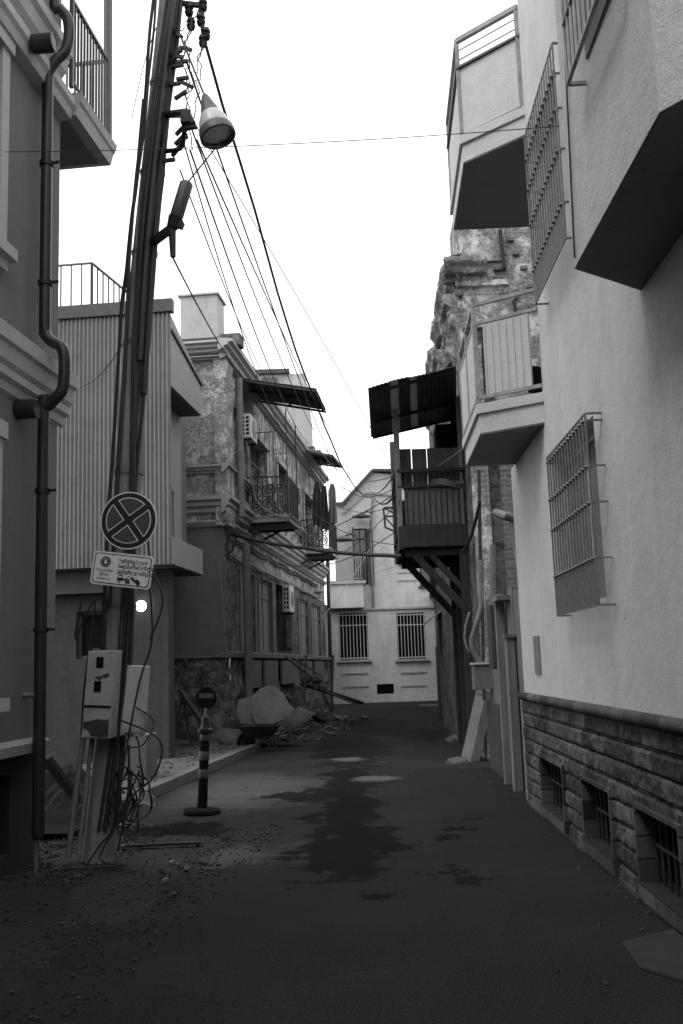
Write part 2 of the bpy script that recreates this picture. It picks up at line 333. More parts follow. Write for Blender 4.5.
class T:
    def __init__(s, name, label, cat, fr, base, group=None):
        s.fr, s.base = fr, Vector(base); s.o = bpy.data.objects.new(name, None); C.objects.link(s.o); s.o.empty_display_size = .2
        s.o.location = toW(fr, base); s.o.rotation_euler = (0, 0, -fr[2]); props(s.o, label, cat, group)
    def part(s, name, mb, mat, parent=None, bev=0, label=None):
        if name in SPLIT and len(mb.f) > 0:
            out = None
            for q in mb.islands(): out = s._part(name, q, mat, parent, bev, label)
            return out
        return s._part(name, mb, mat, parent, bev, label)
    def _part(s, name, mb, mat, parent=None, bev=0, label=None):
        o = bpy.data.objects.new(name, mb.mesh(name, s.base)); C.objects.link(o); o.parent = parent or s.o
        if label: o['label'] = label
        return finish(o, mat, bev)
def solo(name, mb, mat, label, cat, fr, base, group=None, kind=None, bev=0):
    o = bpy.data.objects.new(name, mb.mesh(name, base)); C.objects.link(o)
    o.location = toW(fr, base); o.rotation_euler = (0, 0, -fr[2]); finish(o, mat, bev)
    if kind: o['kind'] = kind
    else: props(o, label, cat, group)
    return o
def struct(name, mb, mat, fr=FW, base=(0, 0, 0), bev=0): return solo(name, mb, mat, None, None, fr, base, kind='structure', bev=bev)

def wall_x(mb, x, thick, s0, s1, h0, h1, holes=(), depth=.18, inward=1):
    """wall in the plane x=const (running along the street), openings (s0,s1,h0,h1); inward=+1 if the room lies towards +x"""
    ss = sorted({s0, s1, *[q for h in holes for q in h[:2]]}); hs = sorted({h0, h1, *[q for h in holes for q in h[2:]]})
    def inh(a, b): return any(h[0] < a < h[1] and h[2] < b < h[3] for h in holes)
    for i in range(len(ss) - 1):
        for j in range(len(hs) - 1):
            if not inh((ss[i] + ss[i + 1]) / 2, (hs[j] + hs[j + 1]) / 2):
                mb.quad((x, ss[i], hs[j]), (x, ss[i + 1], hs[j]), (x, ss[i + 1], hs[j + 1]), (x, ss[i], hs[j + 1]))
    xb = x + inward * thick; xd = x + inward * depth
    mb.quad((xb, s0, h0), (xb, s1, h0), (xb, s1, h1), (xb, s0, h1))
    for s in (s0, s1): mb.quad((x, s, h0), (xb, s, h0), (xb, s, h1), (x, s, h1))
    for h in (h0, h1): mb.quad((x, s0, h), (xb, s0, h), (xb, s1, h), (x, s1, h))
    for a, b, c, d in holes:
        for s in (a, b): mb.quad((x, s, c), (xd, s, c), (xd, s, d), (x, s, d))
        for h in (c, d): mb.quad((x, a, h), (xd, a, h), (xd, b, h), (x, b, h))
    return mb
def wall_y(mb, y, thick, x0, x1, h0, h1, holes=(), depth=.18):
    """wall facing the viewer in the plane y=const"""
    m2 = MB(); wall_x(m2, y, thick, x0, x1, h0, h1, holes, depth, 1)
    mb.add([(v.y, v.x, v.z) for v in m2.v], m2.f); return mb
def profile_run(mb, prof, s0, s1, x, sign):
    """cornice profile [(out, h)...] swept along the street at plane x; out grows by sign"""
    return mb.prism([(x + sign * o, h) for o, h in prof], 'y', s0, s1)
def window_x(t, x, a, b, c, d, inward, glass='glass_dark', frame='trim', mull=1, trans=0, depth=.12, name='window'):
    """framed window set in a hole of an x-plane wall; returns the frame object"""
    xi = x + inward * depth; f = MB(); w_ = .06
    f.box((xi, a, c), (xi + inward * .06, a + w_, d)).box((xi, b - w_, c), (xi + inward * .06, b, d))
    f.box((xi, a + w_, c), (xi + inward * .06, b - w_, c + w_)).box((xi, a + w_, d - w_), (xi + inward * .06, b - w_, d))
    for k in range(mull):
        m = a + (b - a) * (k + 1) / (mull + 1); f.box((xi + inward * .004, m - .025, c + w_), (xi + inward * .056, m + .025, d - w_))
    if trans: f.box((xi + inward * .008, a + w_, d - trans - .025), (xi + inward * .052, b - w_, d - trans + .025))
    fo = t.part(name, f, frame); g = MB().box((xi + inward * .03, a + .02, c + .02), (xi + inward * .036, b - .02, d - .02)); t.part('pane', g, glass, fo)
    return fo
def window_y(t, y, a, b, c, d, glass='glass_dark', frame='trim', mull=1, trans=0, depth=.12, name='window'):
    yi = y + depth; f = MB(); w_ = .06
    f.box((a, yi, c), (a + w_, yi + .06, d)).box((b - w_, yi, c), (b, yi + .06, d)).box((a + w_, yi, c), (b - w_, yi + .06, c + w_)).box((a + w_, yi, d - w_), (b - w_, yi + .06, d))
    for k in range(mull):
        m = a + (b - a) * (k + 1) / (mull + 1); f.box((m - .025, yi + .004, c + w_), (m + .025, yi + .056, d - w_))
    if trans: f.box((a + w_, yi + .008, d - trans - .025), (b - w_, yi + .052, d - trans + .025))
    fo = t.part(name, f, frame); t.part('pane', MB().box((a + .02, yi + .03, c + .02), (b - .02, yi + .036, d - .02)), glass, fo); return fo
def railing(mb, p, q, h, n, r=.011, post=.02, low=.08):
    """straight railing between floor points p and q"""
    p, q = Vector(p), Vector(q); z = Vector((0, 0, 1))
    mb.bar(p + z * h, q + z * h, .04, .03); mb.bar(p + z * low, q + z * low, .03, .02)
    for i in range(n + 1):
        a = p.lerp(q, i / n); rr = post if i in (0, n) else r
        mb.bar(a if i in (0, n) else a + z * low, a + z * h, rr * 2)
    return mb

# ------------------------------------------------------------------ ground
g = MB().box((-300, -150, -.30), (300, 500, -.02)); struct('ground', g, 'earth')
rd = MB()
lo = [toW(FL, (-4.02, s, 0)) for s in (-14, 47)]
ro = [toW(FR, (x, s, 0)) for x, s in ((1.83, -14), (1.83, 12), (2.2, 22), (3.3, 47))]
rd.add([(v.x, v.y, 0) for v in (lo[0], *ro, lo[1])] + [(v.x, v.y, -.015) for v in (lo[0], *ro, lo[1])],
       [(0, 1, 2, 3, 4, 5), (11, 10, 9, 8, 7, 6)] + [(i, (i + 1) % 6, 6 + (i + 1) % 6, 6 + i) for i in range(6)])
struct('road', rd, 'asphalt')
# raised pavement with kerb on the left
ks0, ks1 = 12.0, 20.3
pv = MB()
def pvf(u, v):
    x = -4.12 - u * 2.2; s = ks0 + .05 + v * (ks1 + 5 - ks0); hh = .128 + .012 * noise.noise(Vector((x * 1.5, s * 1.5, 0)))
    return (x, s, hh - (0.05 * max(0, v - .62) / .38))
pv.grid(24, 60, pvf); pv.box((-6.3, ks0, -.01), (-4.13, ks1 + 5, .06)); struct('pavement', pv, 'pavement', FL, (-4, ks0, 0))
kb = MB(); s = ks0
while s < ks1 - .1:
    e = min(s + .98, ks1); j = rnd.uniform(-.008, .008); kb.box((-4.14 + j, s, -.01), (-3.99 + j, e - .012, .145 + rnd.uniform(-.006, .006))); s = e
kb.box((-4.6, ks0 - .14, -.01), (-4.0, ks0 - .01, .13)); struct('kerb', kb, 'kerbstone', FL, (-4, ks0, 0), bev=.012)
# bumpy dirt strip at the left, under the pole
dm = MB()
def dirt(u, v):
    x = -4.6 + u * 2.9; s = 2.5 + v * 7.9; e = min(1, u * 5, (1 - u) * 2.2, v * 6, (1 - v) * 6)
    hh = -.004 + .03 * e * min(1, (1 - u) * 1.6) * (0.9 + noise.fractal(Vector((x * 1.4, s * 1.4, 3)), 1, 2, 5)) + (.012 * e * (1 - u)) * noise.noise(Vector((x * 9, s * 9, 1)))
    edge = .35 * noise.noise(Vector((s * .9, 0, 5)))
    return (x + edge * u, s, hh if e > .02 else -.01)
dm.grid(90, 200, dirt); struct('dirt_verge', dm, 'earth', FL, (-3.5, 6, 0))
# concrete ramp slab bottom right
a_, b_, c_ = GW(622, 945), GW(683, 925), GW(700, 1010)
d_ = GW(640, 970)
sl = MB().prism([(a_.x, a_.y), (b_.x + .3, b_.y + .12), (c_.x + .3, c_.y), (d_.x, d_.y)], 'z', -.01, .022); struct('concrete_apron', sl, 'apron', bev=.012)

# ------------------------------------------------------------------ left stucco building
WX = -3.6; SC = 8.76
t = T('stucco_house', 'dark grey rendered house on the near left with pale mouldings and a bent black downpipe', 'house', FL, (WX, SC, 0))
w0 = XL(0, 200, WX)[0]
hole1 = (XL(3, 100, WX)[0] - 1.15, XL(3, 100, WX)[0] - .12, 5.25, 6.9); hole2 = (hole1[0], hole1[1], 1.55, 3.5)
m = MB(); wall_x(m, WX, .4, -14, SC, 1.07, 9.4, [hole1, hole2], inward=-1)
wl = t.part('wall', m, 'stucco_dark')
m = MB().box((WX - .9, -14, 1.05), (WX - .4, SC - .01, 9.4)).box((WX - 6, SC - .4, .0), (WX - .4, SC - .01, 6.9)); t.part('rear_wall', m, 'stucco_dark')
m = MB(); wall_x(m, WX - .10, .3, -14, SC - .05, 0, 1.06, [(6.4, 8.1, .18, .82)], inward=-1); t.part('plinth', m, 'dark_wall')
t.part('basement_opening', MB().box((WX - .3, 6.4, .18), (WX - .28, 8.1, .82)), 'dark_hole')
t.part('plinth_band', profile_run(MB(), [(-.08, .96), (.05, .98), (.06, 1.06), (.0, 1.10), (-.08, 1.10)], -14, SC - .22, WX, 1), 'trim_dull')
cor = [(0, 3.93), (.03, 3.95), (.04, 4.02), (.08, 4.05), (.08, 4.12), (.11, 4.16), (.13, 4.28), (.16, 4.30), (.17, 4.42), (0, 4.47)]
t.part('cornice', profile_run(MB(), cor, -14, SC + .10, WX, 1), 'trim')
up_c = [(0, 7.02), (.10, 7.04), (.12, 7.12), (.15, 7.16), (.15, 7.24), (0, 7.26)]
t.part('cornice', profile_run(MB(), up_c, -14, SC + .02, WX, 1), 'trim')
uc2 = [(0, 7.27), (.05, 7.30), (.05, 7.40), (.10, 7.46), (.12, 7.58), (.16, 7.62), (.16, 7.72), (0, 7.76)]
t.part('cornice', profile_run(MB(), uc2, -14, SC - .1, WX, 1), 'trim')
for h in (hole1, hole2):
    sm = MB(); a, b, c, d = h
    sm.box((WX + .003, b, c - .1), (WX + .05, b + .14, d + .02)).box((WX + .003, a - .14, c - .1), (WX + .05, a, d + .02)).box((WX + .003, a - .17, d + .02), (WX + .08, b + .17, d + .16))
    sm.box((WX + .003, a - .2, c - .2), (WX + .12, b + .2, c - .1)).box((WX + .003, a - .15, c - .3), (WX + .06, b + .15, c - .2))
    fo = window_x(t, WX, a, b, c, d, -1); t.part('window_surround', sm, 'trim', fo)
# balcony beyond the corner
bl = MB(); bs1 = 9.8
bl.prism([(-3.45, 7.08), (-3.42, 7.20), (-3.40, 7.22), (-3.38, 7.30), (-3.45, 7.32), (-4.6, 7.32), (-4.6, 7.08)], 'y', SC + .02, bs1)
sb = t.part('balcony', bl, 'trim')
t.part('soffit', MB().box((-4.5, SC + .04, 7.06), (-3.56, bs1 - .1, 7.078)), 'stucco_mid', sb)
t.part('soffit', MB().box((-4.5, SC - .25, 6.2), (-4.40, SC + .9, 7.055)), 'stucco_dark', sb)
rl = MB(); railing(rl, (-3.47, SC - .05, 7.33), (-3.47, bs1 - .06, 7.33), .95, 12, .010, .02); railing(rl, (-3.47, bs1 - .06, 7.33), (-4.3, bs1 - .06, 7.33), .95, 9, .010, .02)
t.part('railing', rl, 'rail_grey', sb); t.part('post', MB().tube([(-3.47, bs1 - .05, 7.3), (-3.47, bs1 - .05, 11)], .05), 'rail_grey', sb)
# downpipe
PX = WX + .11; s1p = XL(45, 300, PX)[0]
dp = MB(); r = .052
z1 = XL(45, 345, PX)[1]; z2 = XL(45, 405, PX)[1]
pts = [(PX + .05, s1p - .02, 9.3), (PX + .05, s1p, 7.95), (PX + .10, s1p + .02, 7.82), (PX + .17, s1p + .03, 7.72), (PX + .19, s1p + .03, 7.55), (PX + .16, s1p + .02, 7.38), (PX + .08, s1p, 7.28), (PX + .01, s1p, 7.16), (PX, s1p, 7.0), (PX, s1p, 6.6),
       (PX, s1p, z1 + .25), (PX + .01, s1p, z1 + .1), (PX + .07, s1p, z1 + .02), (PX + .15, s1p, z1 - .03), (PX + .185, s1p, z1 - .14), (PX + .175, s1p, z2 + .14), (PX + .10, s1p, z2 + .04), (PX + .02, s1p, z2 - .05), (PX, s1p, z2 - .22), (PX, s1p, .3)]
def smooth_path(pts, n=4):
    pts = [Vector(p) for p in pts]; out = []
    for i in range(len(pts) - 1):
        p0 = pts[max(i - 1, 0)]; p1 = pts[i]; p2 = pts[i + 1]; p3 = pts[min(i + 2, len(pts) - 1)]
        for k in range(n):
            u = k / n; out.append(.5 * ((2 * p1) + (p2 - p0) * u + (2 * p0 - 5 * p1 + 4 * p2 - p3) * u * u + (3 * p1 - p0 - 3 * p2 + p3) * u ** 3))
    return out + [pts[-1]]
dp.tube(smooth_path(pts), r, 14); dpo = t.part('downpipe', dp, 'pipe_dark')
for h in (6.25, 5.1, 3.2, 2.0):
    t.part('bracket', MB().lathe([(r + .002, -.02), (r + .014, -.02), (r + .014, .02), (r + .002, .02)], (PX, s1p, h)).bar((PX + .02, s1p, h), (PX + .13, s1p - .02, h), .02), 'black_metal', dpo)
for (x_, y_) in ((30, 45), (30, 409)):
    ss, hh = XL(x_ - 2, y_, WX + .1)
    t.part('vent_stub', MB().lathe([(.001, 0), (.075, 0), (.085, .01), (.085, .2), (.075, .205), (.07, .2), (.001, .2)], (WX + (.14 if y_ < 100 else -.02), ss, hh), (1, 0, 0)), 'pipe_dark')
# gas pipe and small wall box
gs, gh = XL(38, 697, WX + .08)
t = T('gas_pipe', 'thin grey gas pipe with a valve rising beside the dark downpipe at the left wall', 'pipe', FL, (WX + .08, gs, 0))
t.part('pipe', MB().tube([(WX + .08, gs, 0), (WX + .08, gs, gh - .06), (WX + .08, gs - .02, gh), (WX + .06, gs - .08, gh + .02), (WX - .02, gs - .12, gh + .02)], .022, 10), 'pipe_grey')
t.part('valve', MB().lathe([(.001, -.06), (.035, -.06), (.04, -.03), (.04, .03), (.035, .06), (.001, .06)], (WX + .08, gs, gh - .36), (0, 0, 1)).bar((WX + .10, gs, gh - .36), (WX + .15, gs - .03, gh - .36), .03), 'pipe_grey')

# ------------------------------------------------------------------ corrugated house
S1 = 16.9; XE = -4.83
hb = SL(172, 564, S1)[1]; ht = SL(172, 312, S1)[1]
t = T('corrugated_house', 'house clad in vertical corrugated metal with a jutting upper storey behind the utility pole', 'house', FL, (XE, S1, 0))
n = 420; W_ = 3.6
m = MB()
prof = [(XE - W_ * i / n, S1 + .026 * math.sin(2 * PI * (W_ * i / n) / .078)) for i in range(n + 1)]
m.add([(x, y, hb) for x, y in prof] + [(x, y, ht) for x, y in prof], [(i, i + 1, n + 2 + i, n + 1 + i) for i in range(n)])
t.part('corrugated_facade', m, 'corrugated')
t.part('roof_fascia', MB().box((XE - W_, S1 - .06, ht), (XE + .05, S1 + .1, ht + .25)), 'fascia', bev=.01)
s2, hc1 = XL(203, 388, XE); hc0 = XL(203, 417, XE)[1]
SE = 19.1; zB0 = hb; zB1 = XL(203, 553, XE)[1]; zC0 = XL(203, 417, XE)[1]; zC1 = XL(203, 388, XE)[1]
m = MB().box((XE - .003, S1 + .03, zB0), (XE - 1.3, SE, zB1 + .06)); t.part('lower_slab', m, 'panel_grey', bev=.01)
m = MB().prism([(S1 + .03, zC0), (SE, zC0), (SE, zC1 + .12), (S1 + .03, ht - .02)], 'x', XE - .003, XE - 1.3); t.part('upper_band', m, 'panel_grey', bev=.01)
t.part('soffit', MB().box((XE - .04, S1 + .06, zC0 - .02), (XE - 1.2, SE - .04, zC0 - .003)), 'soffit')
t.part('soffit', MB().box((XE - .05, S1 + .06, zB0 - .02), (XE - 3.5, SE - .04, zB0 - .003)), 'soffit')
t.part('coping_strip', MB().bar((XE + .01, S1 + .05, ht - .32), (XE + .01, SE + .05, zC1 + .02), .05, .06), 'fascia')
m = MB(); h1 = (17.25, 18.55, zB1 + .1, zB1 + 1.15)
wall_x(m, XE - .42, .2, S1 + .05, SE - .02, zB1 + .05, zC0 - .02, [h1], inward=-1); t.part('side_wall', m, 'panel_grey')
window_x(t, XE - .42, *h1, -1, 'glass_grey', 'panel_dark', mull=0, depth=.05)
t.part('upper_body', MB().box((XE - .65, S1 + .3, hb + .1), (XE - W_, SE + 1.2, ht - .1)), 'stucco_mid')
# ground floor
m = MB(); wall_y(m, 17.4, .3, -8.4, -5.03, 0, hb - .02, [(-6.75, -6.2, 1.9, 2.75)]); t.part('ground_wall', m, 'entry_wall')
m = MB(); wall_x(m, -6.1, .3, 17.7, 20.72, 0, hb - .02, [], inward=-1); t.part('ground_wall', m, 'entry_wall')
window_y(t, 17.4, -6.75, -6.2, 1.9, 2.75, 'dark_hole', 'panel_dark', mull=0)
t.part('beam', MB().box((-8.4, 17.2, hb - .42), (-6.05, 17.395, hb - .02)), 'panel_dark')
t.part('pilaster', MB().box((-6.0, 17.28, 0), (-5.85, 17.395, hb - .02)).box((-5.15, 17.33, 0), (-5.028, 17.395, hb - .43)), 'entry_wall')
rl = MB(); rx0 = SL(131, 308, S1 + .2)[0]; rxm = SL(92, 255, S1 + .2)[0]
railing(rl, (rxm, S1 + .2, ht + .2), (rxm - 1.6, S1 + .2, ht + .2), .95, 8, .012, .022); railing(rl, (rxm, S1 + .2, ht + .2), (XE - .9, S1 + 2.6, ht - .15), .95, 14, .012, .022)
t.part('roof_railing', rl, 'rail_grey')
t.part('roof_block', MB().box((rxm + .1, S1 + 1.7, ht - .1), (rxm - 2.0, S1 + 3, ht + .75)), 'stucco_mid')
# lit lamp
lx, lh = SL(141, 606, 17.3)
t = T('wall_lamp', 'glowing round wall lamp in the dark entrance behind the utility pole', 'lamp', FL, (lx, 17.39, lh))
t.part('lamp_base', MB().lathe([(.001, 0), (.09, 0), (.09, .05), (.001, .05)], (lx, 17.395, lh), (0, -1, 0)), 'panel_dark')
t.part('globe', MB().lathe([(.085, .05), (.10, .09), (.085, .14), (.05, .17), (.001, .18)], (lx, 17.395, lh), (0, -1, 0)), 'lamp_glow')

# ------------------------------------------------------------------ old brick house, left middle
BX = -4.78; BS = 20.75; BE = 37.4
t = T('old_brick_house', 'weathered brick house with peeling plaster, string courses and iron balconies on the left', 'house', FL, (BX, BS, 0))
def sB(px, py): return XL(px, py, BX)
zR = SL(222, 356, BS)[1] + .0
z_s1a = SL(215, 466, BS)[1]; z_s1b = SL(215, 474, BS)[1]; z_s2a = SL(215, 497, BS)[1]; z_s2b = SL(215, 527, BS)[1]; z_pl = SL(210, 655, BS)[1]; z_ld = SL(200, 557, BS)[1]
# openings on the street face
def op(px0, px1, yt, yb): a, zt = sB(px0, yt); b, _ = sB(px1, yt); z0 = sB(px0, yb)[1]; return (a, b, z0, zt)
zt0, zb0 = z_ld - .15, z_pl + .1
A = (sB(240, 600)[0], sB(254, 600)[0], zb0, zt0); A2 = (sB(258, 600)[0], sB(271, 600)[0], zb0, zt0)
B1 = (sB(297.5, 600)[0], sB(307, 600)[0], zb0, zt0 - .1); B2 = (sB(310, 600)[0], sB(319, 600)[0], zb0, zt0 - .1); A3 = (sB(276, 600)[0], sB(291, 600)[0], zb0, zt0 + .05)
D1 = (sB(247, 450)[0], sB(265, 450)[0], 5.25, 7.4); D2 = (sB(276, 450)[0], sB(284, 450)[0], 5.6, 7.4); D3 = (sB(303, 500)[0], sB(312, 500)[0], 5.3, 7.4)
W1 = (sB(229, 430)[0], sB(237, 430)[0], 5.9, 7.5)
m = MB(); wall_x(m, BX, .5, BS, BE, z_ld, zR, [D1, D2, D3, W1], .22, -1); t.part('upper_wall', m, 'old_wall')
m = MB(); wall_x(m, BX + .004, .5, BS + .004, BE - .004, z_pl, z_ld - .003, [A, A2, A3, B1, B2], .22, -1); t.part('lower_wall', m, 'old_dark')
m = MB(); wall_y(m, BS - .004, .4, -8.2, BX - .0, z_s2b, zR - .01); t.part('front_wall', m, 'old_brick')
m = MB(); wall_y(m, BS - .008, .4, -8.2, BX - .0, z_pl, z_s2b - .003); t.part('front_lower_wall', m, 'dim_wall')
pl = MB()
def rough(u, v, s0, s1, h0, h1, x): 
    s = s0 + u * (s1 - s0); h = h0 + v * (h1 - h0); d = .07 + .06 * noise.fractal(Vector((s * 2.3, h * 2.3, x)), 1, 2, 4) + (.03 if (int(h / .33) % 2) else 0)
    return s, h, d
pl.grid(200, 16, lambda u, v: (lambda q: (BX + q[2], q[0], q[1]))(rough(u, v, BS - .1, BE, -.02, z_pl, 1)))
pl.grid(44, 16, lambda u, v: (lambda q: (q[0], BS - q[2], q[1]))(rough(u, v, BX + .1, -8.2, -.02, z_pl, 2)))
t.part('plinth', pl, 'old_dark')
t.part('plinth_ledge', profile_run(MB(), [(0, z_pl - .08), (.18, z_pl - .06), (.18, z_pl + .04), (0, z_pl + .08)], BS - .15, BE, BX, 1).box((-8.2, BS - .15, z_pl - .06), (BX - .002, BS, z_pl + .04)), 'dim_wall')
# pilaster strip at the corner
t.part('pilaster', MB().box((BX + .12, BS - .12, z_s2b + .02), (BX - .16, BS - .006, zR - .1)).box((BX + .12, BS - .005, z_s2b + .02), (BX + .006, BS + .6, zR - .1)), 'old_brick', bev=.015)

def course(z0, z1, out, mat, name='string_course', steps=3):
    prof = []
    for k in range(steps):
        prof += [(.02 + out * k / steps, z0 + (z1 - z0) * k / steps), (.02 + out * (k + 1) / steps, z0 + (z1 - z0) * (k + .35) / steps)]
    prof = [(0, z0)] + prof + [(.02 + out, z1), (0, z1 + .04)]
    mb = profile_run(MB(), prof, BS - out - .02, BE, BX, 1)
    mb.prism([(BS - o, h) for o, h in prof], 'x', -8.2, BX + .001)
    return t.part(name, mb, mat)
course(zR - .1, zR - .02, .16, 'trim_dull', 'cornice', 2); course(zR + .06, zR + .28, .30, 'trim', 'cornice')
course(z_s1b, z_s1a, .16, 'trim_dull'); course(z_s2b + .28, z_s2a, .20, 'trim_dull'); course(z_s2b, z_s2b + .12, .10, 'trim_dull')
# corbel blocks below the balcony storey
cb = MB()
for k in range(14):
    s = BS + .8 + k * 1.15; cb.box((BX + .01, s, z_s2b + .45), (BX + .10, s + .5, z_s2b + .85)); cb.box((BX + .10, s + .12, z_s2b + .55), (BX + .125, s + .38, z_s2b + .75))
t.part('relief_panel', cb, 'trim_dull')
for (q, nm) in ((D1, 'balcony_door'), (D2, 'window'), (D3, 'balcony_door'), (W1, 'window')):
    fo = window_x(t, BX, *q, -1, 'glass_dark', 'grey_wood', 1, .5, .16, nm)
    t.part('frame_moulding', MB().box((BX + .012, q[0] - .16, q[2]), (BX + .06, q[0], q[3])).box((BX + .012, q[1], q[2]), (BX + .06, q[1] + .16, q[3])).box((BX + .012, q[0] - .2, q[3]), (BX + .11, q[1] + .2, q[3] + .16)), 'trim_dull', fo)
for q in (A, A2, B1, B2):
    fo = window_x(t, BX, *q, -1, 'blind', 'pale_wood', 1, .45, .04, 'shuttered_window')
    t.part('jamb', MB().box((BX + .012, q[0] - .12, q[2]), (BX + .05, q[0] - .004, q[3])).box((BX + .012, q[1] + .004, q[2]), (BX + .05, q[1] + .12, q[3])), 'pale_wood', fo)
window_x(t, BX, *A3, -1, 'dark_hole', 'old_wood', 1, .4, .16)
pn = MB()
for a, b in ((240, 254), (258, 271), (276, 291), (297, 307), (310, 319)):
    sa, sb_ = sB(a, 680)[0], sB(b, 680)[0]; pn.box((BX + .13, sa, z_pl - .75), (BX + .19, sb_, z_pl - .12))
t.part('plinth_panel', pn, 'dim_wall')
t.part('chimney', MB().box((BX - .15, BS + .3, zR + .25), (BX - 1.0, BS + 1.0, zR + 1.55)).box((BX - .10, BS + .25, zR + 1.55), (BX - 1.05, BS + 1.05, zR + 1.60)), 'far_wall', bev=.01)
t.part('roof', MB().box((BX + .30, BS - .25, zR + .31), (-9, BE, zR + .36)), 'tin_dark')
ot = MB()
for (px, py, w_, h_) in ((234, 352, .4, .28), (316, 452, .5, .5), (310, 448, .3, .3)):
    s, h = XL(px, py, BX + .25); ot.box((BX + .40, s, zR + .3), (BX - .1, s + w_, zR + .3 + h_))
t.part('parapet_block', ot, 'old_dark', bev=.03)
# drainpipe pale above, dark below
ps = BS + .75; pz = SL(230, 560, BS + .75)[1]
t.part('downpipe', MB().tube([(BX + .22, ps, zR - .3), (BX + .22, ps, z_s2b + .3)], .085, 12), 'pipe_grey')
t.part('downpipe', MB().tube([(BX + .3, ps + .1, z_s2b - .3), (BX + .3, ps + .1, .2)], .09, 12), 'dim_wall')

# render patches, cable clips and bits of wall hardware on the street face
hw = MB()
for k in range(10):
    s_ = rnd.uniform(BS + 1, 34); z_ = rnd.uniform(z_ld + .4, zR - .6); hw.tube([(BX + .03, s_, z_), (BX + .03, s_ + .02, z_ + rnd.uniform(.3, 1.4))], .02, 6)
for z_ in (z_ld + .05, z_s2b - .12, z_s2b - .2): hw.tube([(BX + .04, BS + .2 + 1.2 * i, z_ - .05 * (i % 2)) for i in range(13)], .02, 6)
t.part('wall_cabling', hw, 'cable')
# --- iron balconies
def balcony(px, py, w_out, length, label, ornate):
    s0, h0 = XL(px, py, BX); h0 += .09; t = T('iron_balcony', label, 'balcony', FL, (BX, s0, h0), 'iron balconies on the old brick house')
    x1 = BX + w_out; s1 = s0 + length
    t.part('slab', MB().box((BX + .02, s0, h0), (x1, s1, h0 + .12)).box((BX + .02, s0 - .02, h0 + .12), (x1 + .03, s1 + .02, h0 + .15)), 'trim_dull', bev=.01)
    z = h0 + .15; f = MB(); railing(f, (BX + .05, s0 + .03, z), (x1 - .03, s0 + .03, z), .95, 8, .011, .026); railing(f, (x1 - .03, s0 + .03, z), (x1 - .03, s1 - .03, z), .95, 12, .011, .02)
    railing(f, (BX + .05, s1 - .03, z), (x1 - .03, s1 - .03, z), .95, 8, .008, .02); t.part('railing', f, 'rail_dark')
    sc_ = MB()
    def ring(cx, cz, rr, y=None, x=None, turns=1.0, r0=None):
        pts = []
        for k in range(19):
            a = k / 18 * 2 * PI * turns; q = rr if r0 is None else r0 + (rr - r0) * k / 18
            pts.append((cx + q * math.cos(a), y, cz + q * math.sin(a)) if x is None else (x, cx + q * math.cos(a), cz + q * math.sin(a)))
        sc_.tube(pts, .017, 5)
    wn = w_out - .1
    for i in range(3 if ornate else 2):
        cx = BX + .08 + wn * (i + .5) / (3 if ornate else 2)
        for cz in (z + .28, z + .62):
            ring(cx, cz, .15, y=s0 + .045); ring(cx, cz, .10, y=s0 + .05, turns=1.6, r0=.02)
        sc_.tube([(cx - .17, s0 + .045, z + .1), (cx, s0 + .045, z + .45), (cx + .17, s0 + .045, z + .85)], .009, 5); sc_.tube([(cx + .17, s0 + .045, z + .1), (cx, s0 + .045, z + .45), (cx - .17, s0 + .045, z + .85)], .009, 5)
    for i in range(int(length / .35)):
        cy = s0 + .2 + i * .35
        for cz in (z + .28, z + .62): ring(cy, cz, .13, x=x1 - .045); ring(cy, cz, .08, x=x1 - .05, turns=1.5, r0=.02)
    t.part('scrollwork', sc_, 'rail_grey')
    if ornate:
        t.part('backing_panel', MB().box((BX + .06, s0 + .065, z + .12), (x1 - .35, s0 + .075, z + .80)), 'trim')
        cg = MB(); s_, zc = s0 + .03, z + .95
        cg.tube([(BX + .70, s_, z), (BX + .70, s_, z + 2.05)], .012, 6).tube([(x1 - .03, s_, z), (x1 - .03, s_, z + 2.6)], .014, 6).tube([(x1 - .03, s1 - .03, z), (x1 - .03, s1 - .03, z + 2.55)], .014, 6)
        cg.tube([(BX + .02, s_, z + 2.05), (BX + .70, s_, z + 2.05)], .012, 6)
        for k in range(5): cg.tube([(BX + .12 + k * .12, s_, z + .95), (BX + .12 + k * .12, s_, z + 2.05)], .008, 6)
        cg.tube([(BX + .7, s_, z + 1.5), (x1 - .03, s_, z + 1.5)], .008, 6)
        t.part('window_cage', cg, 'rail_dark')
    else:
        cg = MB()
        for zz in (z + 1.15, z + 1.75): cg.tube([(BX + .1, s0 + .05, zz), (x1 + .1, s0 + .05, zz)], .010, 6); cg.tube([(x1 - .02, s0, zz), (x1 - .02, s1, zz)], .010, 6)
        for xx in (BX + .35, BX + .75, x1 - .02): cg.tube([(xx, s0 + .05, z + .9), (xx, s0 + .05, z + 2.9)], .011, 6)
        t.part('drying_frame', cg, 'rail_dark')
    br = MB()
    for s in (s0 + .15, s1 - .15): br.bar((BX + .02, s, h0 - .30), (BX + .6, s, h0 - .02), .05); br.bar((BX + .02, s, h0 - .03), (x1 - .1, s, h0 - .03), .05)
    t.part('bracket', br, 'rail_dark')
    return t, s0, s1, x1, z
b1 = balcony(246, 527, 1.05, 1.55, 'ornate scrolled iron balcony below the large tin awning beside the upper air conditioner', True)
b2 = balcony(300, 557, 1.0, 2.0, 'farther iron balcony with laundry hanging over it under the small tin awning', False)
